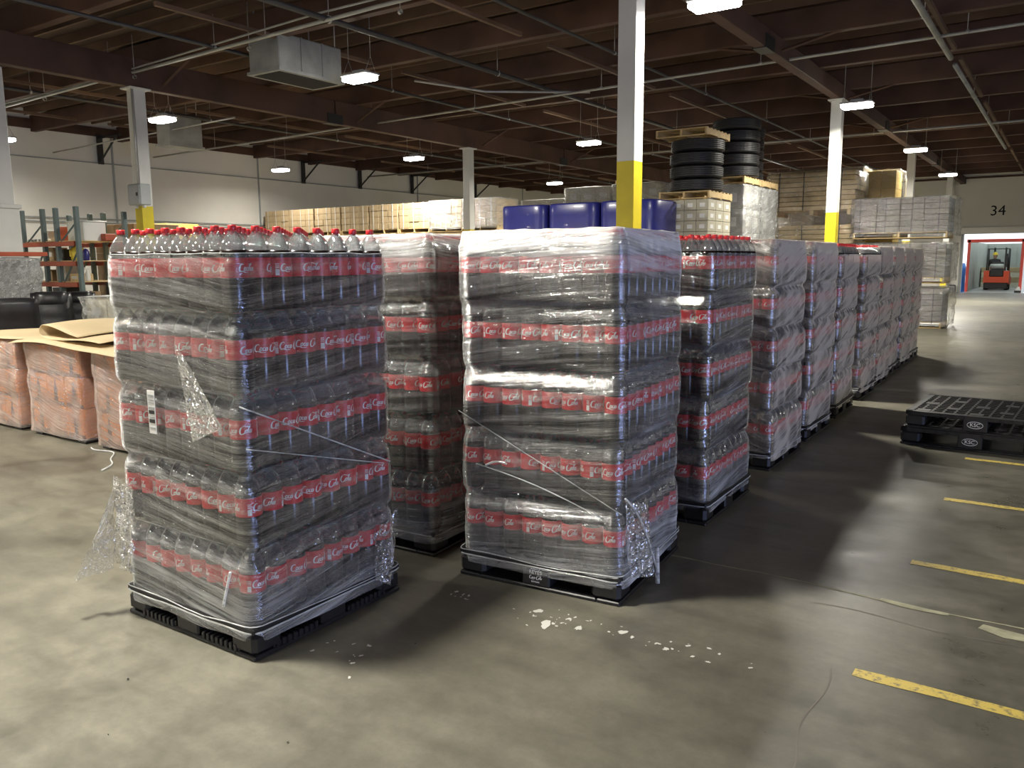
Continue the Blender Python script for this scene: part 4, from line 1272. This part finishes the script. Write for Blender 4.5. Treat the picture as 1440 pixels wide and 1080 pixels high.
# ------------------------------------------------------------------ blue-wrapped round-cornered loads
for k, (x0, x1, nm_) in enumerate(((-9.48,-8.39,'left'),(-8.385,-7.27,'middle'),(-7.265,-6.10,'right'))):
    cx = (x0+x1)/2; r = (x1-x0)/2
    for tier in range(2):
        t = empty('blue_wrapped_load', (cx, 14.05, tier*1.33)); tag(t, 'dark blue wrapped round-cornered load, %s of the three, %s' % (nm_, ('lower tier','upper tier')[tier]), 'wrapped load')
        pts = []
        for i in range(40):
            a = 2*PI*i/40; c_, s_ = math.cos(a), math.sin(a)
            e = .38
            pts.append((r*abs(c_)**e*(1 if c_>0 else -1), r*abs(s_)**e*(1 if s_>0 else -1)))
        mb = MB(); zs = [.14,.16,.3,.55,.56,.8,.81,1.1,1.29,1.32]
        vs = []
        for j, z in enumerate(zs):
            f = (.96 if j in (0,) else .97 if j == len(zs)-1 else 1.0) - (.004 if j in (4,6) else 0)
            vs += [(x*f, y*f, z) for x, y in pts]
        fs = [(j*40+i, j*40+(i+1)%40, (j+1)*40+(i+1)%40, (j+1)*40+i) for j in range(len(zs)-1) for i in range(40)]
        fs += [tuple(range(39,-1,-1)), tuple(range((len(zs)-1)*40, len(zs)*40))]
        mb.add(vs, fs, 0, False)
        for q_ in range(len(mb.sm)-2): mb.sm[q_] = True
        mb.build('blue_film', M['blue'], t)
        MB().rbox(-r*.95,r*.95,-r*.9,r*.9,.0,.14,.01).build('pallet_base', M['blackplastic'], t)
# white cartons behind
for p, (x0, ztop) in enumerate(((-11.35,3.05),(-10.1,3.28),(-8.85,3.30))):
    nl = 8; hh = (ztop-.14)/nl
    wn_ = ('left','middle','right')[p]
    wood_pallet(x0+.6, 17.75, 0, 1.2, 1.1, 'wooden pallet under the %s load of white cartons behind the blue loads' % wn_)
    for i in range(3):
        for l in range(nl):
            carton(x0+.2+i*.4, 17.75, .142+l*hh, .395, 1.1, hh-.003, 'whitecard', 'white carton in the %s load behind the blue-wrapped loads' % wn_, 'white cartons, %s load behind the blue ones' % wn_, tape=True, hide=l < nl-2)
    bag('stretch_wrap', x0-.02, x0+1.2, 17.17, 18.33, 2.0, ztop+.0, 'filmW', 'clear wrap around the %s load of white cartons behind the blue loads' % wn_, seed=p+20, amp=.02)
tag(MB().rbox(-8.70,-8.58,17.4,17.5,3.335,3.75,.004).build('wooden_post', M['wood']), 'short upright wooden post left of the big column above the white cartons', 'post')
tag(MB().rbox(-8.95,-8.58,17.52,18.0,3.335,3.42,.004).build('wooden_block', M['wood2']), 'low wooden block beside the upright post on the white cartons', 'block')

# ------------------------------------------------------------------ pale cartons with tyres
random.seed(44)
wood_pallet(-6.04, 15.23, 0, .98, 1.22, 'wooden pallet on the floor under the pale carton stack with tyres')
for l in range(13):
    for i in range(4):
        for j in range(3):
            if j > 0 and i < 3: continue
            carton(-6.04+(i-1.5)*.236, 15.23+(j-1)*.40, .142+l*.196, .233, .395, .193, 'palecard', 'small pale carton in the stack that carries the nearest tyres', 'pale cartons under the nearest tyres', hide=l < 7 or (j > 0 and i < 3))
tag(MB().rbox(-6.50,-5.80,14.85+.2,15.8,.145,2.66,.01).build('inner_cartons', M['whitecard']), 'pale cartons packed behind the outer ones under the nearest tyres', 'cartons', kind='stuff')
wood_pallet(-6.05, 15.23, 2.70, 1.0, 1.22, 'wooden pallet between the pale carton stack and the nearest tyres')
tyre_m = MB()
prof = [(.27,.02),(.33,.0),(.42,.005),(.47,.02),(.492,.04)]
zz = .04
for k in range(5):
    prof += [(.5,zz+.008),(.5,zz+.026),(.486,zz+.029),(.486,zz+.035)]; zz += .035
prof += [(.492,.218),(.47,.232),(.42,.242),(.33,.247),(.27,.227),(.26,.12),(.27,.02)]
prof = [(r, z*(.243/.247)) for r, z in prof]
tyre_m.lathe(prof, 40, 0, smooth=False)
TM = tyre_m.mesh('tyre', [M['rubber']])
BEAD = MB().lathe([(.268,.015),(.255,.03),(.255,.21),(.268,.228)], 32).mesh('bead', [M['blackmetal']])
def tyres(x, y, z, n, where):
    for k in range(n):
        o = mobj('tyre', TM, None, (x+random.uniform(-.012,.012), y+random.uniform(-.012,.012), z+k*.2445), random.uniform(0,1))
        pos = ('bottom','second','third','fourth','top')[k] if k < n-1 else 'top'
        tag(o, 'black truck tyre, %s one of the %s' % (pos, where), 'tyre', 'tyres of the %s' % where)
        mobj('bead', BEAD, o)
tyres(-6.03, 15.2, 2.842, 4, 'nearest tyre stack, left of the others')
wood_pallet(-6.12, 15.2, 3.83, 1.0, 1.22, 'pale wooden pallet lying on top of the nearest tyre stack')
# silver grey cartons with the other tyres
for b_, (yc, wn_) in enumerate(((17.58,'front'),(18.78,'rear'))):
    wood_pallet(-6.23, yc, 0, 1.04, 1.15, 'wooden pallet under the %s grey wrapped carton stack' % wn_)
    for l in range(6):
        for i in range(2):
            for j in range(2):
                carton(-6.23+(i-.5)*.515, yc+(j-.5)*.57, .142+l*.497, .51, .565, .494, 'greycard', 'shiny grey carton in the %s stack right of the pale cartons' % wn_, 'grey cartons, %s stack' % wn_, hide=l < 3 or (i == 0 and j == 1))
    bag('stretch_wrap', -6.76, -5.70, yc-.58, yc+.58, .1, 3.13, 'filmW', 'shiny clear wrap around the %s grey carton stack below the tyres' % wn_, seed=b_+40, amp=.02, pinch=[(.142+l*.497,.02) for l in range(1,6)])
    wood_pallet(-6.23, yc, 3.15, 1.04, 1.15, 'wooden pallet between the %s grey stack and its tyres' % wn_)
tyres(-6.12, 17.6, 3.292, 5, 'middle tyre stack, behind the nearest')
tyres(-6.42, 18.85, 3.292, 5, 'rearmost tyre stack, half hidden at right')

# ------------------------------------------------------------------ planks, brown and yellow cartons
random.seed(52)
for tier, (zb, n_) in enumerate(((.0,9),(1.24,9),(2.66,8))):
    t = empty('plank_bundle', (-5.5, 22.05, zb)); tag(t, 'bundle of flat tan boards left of the bright column, %s tier' % ('bottom','middle','top')[tier], 'board stack')
    for k in (-.9,0,.9): MB().rbox(k-.05,k+.05,-.5,.5,0,.12,.005).build('bearer', M['wood2'], t)
    for k in range(n_):
        dx = random.uniform(-.05,.05); hh = .118
        MB().rbox(-1.04+dx,1.04+dx,-.53+random.uniform(-.02,.02),.53,.125+k*hh,.125+(k+1)*hh-.014,.006).build('board', M['wood2'] if random.random() < .7 else M['wood'], t)
    for k in (-.8,-.2,.7): MB().box(k-.01,k+.01,-.56,-.55,.12,.13+n_*.118).build('strap', M['blackmetal'], t)
bag('stretch_wrap', -6.62, -4.4, 21.42, 22.66, 1.9, 3.70, 'filmL', 'torn clear wrap hanging over the tan boards left of the bright column', seed=60, amp=.05, freq=2)
for p in range(2):
    for l in range(5):
        for i in range(2):
            carton(-6.55+p*1.25+(i-.5)*.6, 24.0, .14+l*.765, .595, 1.1, .76, 'kraft', 'big brown carton in the high stack behind the tan boards', 'big brown cartons behind the boards', tape=False, hide=l < 3)
    wood_pallet(-6.55+p*1.25, 24.0, 0, 1.2, 1.1, 'wooden pallet under the %s high stack of big brown cartons' % ('left','right')[p])
bag('stretch_wrap', -7.2, -4.68, 23.42, 24.58, 2.4, 3.98, 'filmL', 'clear wrap over the high brown cartons behind the tan boards', seed=63, amp=.05, freq=2)
for l in range(8):
    for i in range(2): carton(-4.3+(i-.5)*.36, 24.2, .14+l*.465, .355, .9, .462, 'yellowcard', 'yellow carton in the high stack behind the grey wrapped stack', 'yellow cartons behind the grey stack', tape=False, hide=l < 6)
wood_pallet(-4.3, 24.2, 0, .75, .9, 'wooden pallet under the high stack of yellow cartons')
bag('stretch_wrap', -4.66, -3.85, 23.7, 24.7, 2.4, 3.88, 'filmL', 'clear wrap over the high yellow cartons', seed=66, amp=.03, freq=3)

# ------------------------------------------------------------------ tall grey wrapped stack at right
for tier in range(3):
    zb = (0,1.01,2.03)[tier]; tn = ('bottom','middle','top')[tier]
    wood_pallet(-3.30, 21.2, zb, 1.98, 1.15, 'wooden pallet in the %s tier of the tall grey wrapped stack' % tn)
    for i in range(4):
        for l in range(6):
            carton(-3.30+(i-1.5)*.495, 21.2, zb+.142+l*.126, .492, 1.12, .123, 'taupe', 'flat grey-brown carton in the %s tier of the tall grey wrapped stack' % tn, 'flat cartons, %s tier of the grey stack' % tn, tape=False)
    bag('stretch_wrap', -4.34, -2.20, 20.58, 21.95, zb+.05, zb+.92, 'filmG', 'glossy crumpled wrap around the %s tier of the tall grey stack' % tn, seed=70+tier, amp=.05, freq=3, n=24)
    st = empty('strapping', (-3.30, 21.2, zb)); tag(st, 'dark straps around the %s tier of the tall grey stack' % tn, 'strap')
    for sx in (-.85,-.3,.25,.8): MB().box(sx-.008,sx+.008,-.585,-.575,.1,.91).build('strap', M['blackmetal'], st)

CR = CREST.build('packed_cartons', [M[k_] for k_ in CMI])
tag(CR, 'remaining cartons packed in the lower tiers and inner rows of the background stacks', 'cartons', kind='stuff')
# ------------------------------------------------------------------ outside the dock door: trailer, forklift, yard
tag(MB().box(-20,20,42.8,75,-1.5,-1.2).build('floor_yard', mat('yard_asphalt',(.25,.25,.25),.9,noise_s=2,var=.2)), kind='structure')
t = empty('trailer', (-2.85, 43.3, 0)); tag(t, 'red-framed truck trailer docked behind the numbered door', 'trailer')
TW = 1.08; TH = 2.32; TL = 10
MB().box(-TW,TW,0,TL,-.1,0).build('trailer_floor', M['greymetal'], t)
MB().box(-TW-.04,-TW,0,TL,-.1,TH).build('side_wall', M['trailer'], t)
MB().box(TW,TW+.04,0,TL,-.1,TH).build('side_wall', M['trailer'], t)
MB().box(-TW,TW,TL,TL+.04,-.1,TH).build('front_wall', M['trailer'], t)
MB().box(-TW-.04,TW+.04,0,TL,TH+.01,TH+.02).build('trailer_roof', M['roofskin'], t)
for k in range(11): MB().rbox(-TW+.08+k*.195,-TW+.12+k*.195,TL-.03,TL,0,TH,.005).build('rib', M['trailer'], t)
for s in (-1,1): MB().rbox(s*(TW-.02)-.06,s*(TW-.02)+.06,-.06,.02,-.15,TH+.06,.01).build('rear_post', M['redframe'], t)
MB().rbox(-TW-.08,TW+.08,-.06,.02,TH-.07,TH+.08,.01).build('header', M['redframe'], t)
MB().box(-TW,TW,-.5,0,-.03,0).build('dock_plate', M['greymetal'], t)
for s in (-1,1):
    for k in range(4):
        carton(-2.85+s*.62, 50.6, k*.26, .8, 1.0, .258, 'kraft' if k % 2 else 'whitecard', 'wrapped pale carton inside the trailer beside the forklift', 'cartons inside the trailer', tape=False)
t = empty('forklift', (-2.92, 46.6, 0)); tag(t, 'orange-red forklift with black overhead guard driving into the trailer', 'forklift')
MB().prism([(-.50,-.5),(.50,-.5),(.55,-.3),(.55,1.1),(-.55,1.1),(-.55,-.3)], .28, .62).build('chassis', M['forkred'], t)
cwm = MB(); cwm.prism([(-.53,-.62),(.53,-.62),(.56,-.1),(-.56,-.1)], .36, .64)
cwm.prism([(-.53,-.62),(-.30,-.62),(-.30,-.1),(-.56,-.1)], .64, .92); cwm.prism([(.30,-.62),(.53,-.62),(.56,-.1),(.30,-.1)], .64, .92)
o = cwm.build('counterweight', M['forkred'], t)
MB().rbox(-.5,.5,-.60,-.3,.06,.36,.03).build('lower_weight', M['blackmetal'], t)
MB().rbox(-.30,.30,-.58,.1,.64,.98,.04).build('engine_cover', M['blackmetal'], t)
for sx in (-.44,.44):
    for sy, r in ((-.3,.20),(.85,.25)):
        MB().lathe([(r*.5,-.08),(r,-.07),(r,.07),(r*.5,.08)], 16, c0=True, c1=True, M=Matrix.Translation((sx,sy,r)) @ Matrix.Rotation(PI/2,4,'Y')).build('wheel', M['rubber'], t)
    MB().tube([(sx,-.35,.95),(sx*1.02,-.15,1.98)], .03, 5).build('guard_post', M['blackmetal'], t)
    MB().tube([(sx,.75,.6),(sx*1.02,.55,1.98)], .03, 5).build('guard_post', M['blackmetal'], t)
    MB().rbox(sx*.55-.04,sx*.55+.04,1.12,1.22,.05,2.05,.01).build('mast_rail', M['blackmetal'], t)
    MB().rbox(sx*.5-.05,sx*.5+.05,1.22,2.2,.05,.09,.01).build('fork_blade', M['blackmetal'], t)
for k in range(6): MB().tube([(-.45,-.15+k*.14,1.98),(.45,-.15+k*.14,1.98)], .018, 5).build('roof_bar', M['blackmetal'], t)
for sx in (-.45,.45): MB().tube([(sx,-.18,1.98),(sx,.58,1.98)], .025, 5).build('roof_bar', M['blackmetal'], t)
tk = MB().lathe([(.0,-.32),(.10,-.30),(.14,-.26),(.14,.26),(.10,.30),(.0,.32)], 14, M=Matrix.Translation((0,-.42,1.12)) @ Matrix.Rotation(PI/2,4,'Y')).build('gas_tank', M['galv'], t)
MB().rbox(.30,.42,-.38,-.3,1.1,1.75,.01).build('exhaust_pipe', M['blackmetal'], t)
MB().rbox(-.25,.25,.0,.1,.95,1.35,.03).build('seat_back', M['leather'], t)

# driver: one continuous skinned body
def skinned(name, verts, edges, rad, m, parent=None, root=0, sub=2):
    me = bpy.data.meshes.new(name); me.from_pydata(verts, edges, []); me.materials.append(m)
    o = bpy.data.objects.new(name, me); COL.objects.link(o)
    if parent: o.parent = parent
    md = o.modifiers.new('skin', 'SKIN'); me.skin_vertices  # layer created with the modifier
    sk = me.skin_vertices[0].data if len(me.skin_vertices) else None
    if sk is None:
        bpy.context.view_layer.objects.active = o
        sk = me.skin_vertices[0].data
    for i, r in enumerate(rad): sk[i].radius = (r, r) if not isinstance(r, tuple) else r
    sk[root].use_root = True
    md.use_smooth_shade = True
    s = o.modifiers.new('sub', 'SUBSURF'); s.levels = sub; s.render_levels = sub
    dg = bpy.context.evaluated_depsgraph_get()
    me2 = bpy.data.meshes.new_from_object(o.evaluated_get(dg)); me2.name = name
    for p_ in me2.polygons: p_.use_smooth = True
    o.modifiers.clear(); o.data = me2
    if not me2.materials: me2.materials.append(m)
    return o
person = empty('person', (-3.07, 46.75, 0)); tag(person, 'person in a yellow hard hat and dark jacket sitting on the forklift', 'person')
V = [(0,.1,1.02),(0,.08,1.2),(0,.06,1.40),(0,.06,1.50),(-.19,.06,1.42),(-.24,.16,1.2),(-.2,.38,1.14),(.19,.06,1.42),(.24,.16,1.2),(.2,.38,1.14),(-.1,.12,1.0),(-.12,.5,1.0),(-.12,.55,.62),(-.12,.66,.58),(.1,.12,1.0),(.12,.5,1.0),(.12,.55,.62),(.12,.66,.58)]
E_ = [(0,1),(1,2),(2,3),(2,4),(4,5),(5,6),(2,7),(7,8),(8,9),(0,10),(10,11),(11,12),(12,13),(0,14),(14,15),(15,16),(16,17)]
R_ = [(.17,.12),(.16,.12),(.17,.11),.055,.075,.055,.04,.075,.055,.04,.1,.085,.055,.045,.1,.085,.055,.045]
skinned('body', V, E_, R_, M['cloth'], person)
hd = MB(); hd.lathe([(.0,1.50),(.045,1.50),(.055,1.53),(.075,1.57),(.088,1.63),(.09,1.68),(.08,1.73),(.05,1.77),(0,1.785)], 14)
hd.lathe([(.0,-.016),(.012,0),(.0,.022)], 8, M=Matrix.Translation((0,.155,1.63)))
for sx in (-1,1): hd.rbox(sx*.09-.008,sx*.09+.008,.04,.075,1.60,1.66,.004)
o = hd.build('head', M['skin'], person, (0,.06,0)); o['kind'] = 'stuff'; del o['kind']
MB().lathe([(.125,1.685),(.125,1.695),(.104,1.70),(.104,1.74),(.085,1.79),(.045,1.82),(0,1.828)], 18, M=Matrix.Translation((0,.065,0))).build('hard_hat', M['hardhat'], person)
for sx in (-1,1):
    hm_ = MB()
    hx, hy, hz = sx*.2, .40, 1.14
    hm_.rbox(hx-.04,hx+.04,hy-.02,hy+.06,hz-.02,hz+.02,.01)
    for k in range(4): hm_.tube([(hx-.032+k*.021,hy+.055,hz),(hx-.032+k*.021,hy+.10+.006*(k in (1,2)),hz-.005),(hx-.032+k*.021,hy+.115,hz-.03)], [.010,.009,.007], 5)
    hm_.tube([(hx-sx*.04,hy,hz),(hx-sx*.065,hy+.04,hz-.015),(hx-sx*.05,hy+.07,hz-.03)], [.012,.010,.008], 5)
    hm_.build('hand', M['skin'], person)
t = empty('tarp_covered_load', (-4.9, 45.5, -1.2)); tag(t, 'bright blue tarp-covered load outside, left of the docked trailer', 'tarp')
bag('x', 0,1,0,1,0,1, 'filmW', 'x') if False else None
mb = MB(); vs = []
for k in range(9):
    z = k/8*2.5
    for i in range(24):
        a = 2*PI*i/24; c_, s_ = math.cos(a), math.sin(a)
        r = (1+.06*noise.noise(Vector((c_*3,s_*3,z*2))))*(1 if k < 8 else .9)
        vs.append((.7*r*abs(c_)**.5*(1 if c_>0 else -1), 1.0*r*abs(s_)**.5*(1 if s_>0 else -1), z))
mb.add(vs, [(k*24+i,k*24+(i+1)%24,k*24+24+(i+1)%24,k*24+24+i) for k in range(8) for i in range(24)]+[tuple(range(8*24,9*24))], 0, True)
mb.build('tarp', M['tarp'], t)
t = empty('wheel_chock', (-1.98, 42.9, 0)); tag(t, 'small white and black wheel chock at the right foot of the trailer opening', 'chock')
MB().prism([(0,0),(.26,0),(.26,.2),(0,.2)], 0, .1).build('base', M['blackmetal'], t)
MB().add([(0.02,.02,.1),(.24,.02,.1),(.24,.18,.1),(.02,.18,.1),(.10,.02,.26),(.18,.02,.26),(.18,.18,.26),(.10,.18,.26)], [(0,1,5,4),(1,2,6,5),(2,3,7,6),(3,0,4,7),(4,5,6,7)]).build('wedge', M['white'], t)
tag(MB().rbox(-4.52,-4.25,42.15,42.4,0,.35,.03).build('dock_bumper', M['rubber']), 'black rubber block on the floor left of the numbered door', 'bumper')
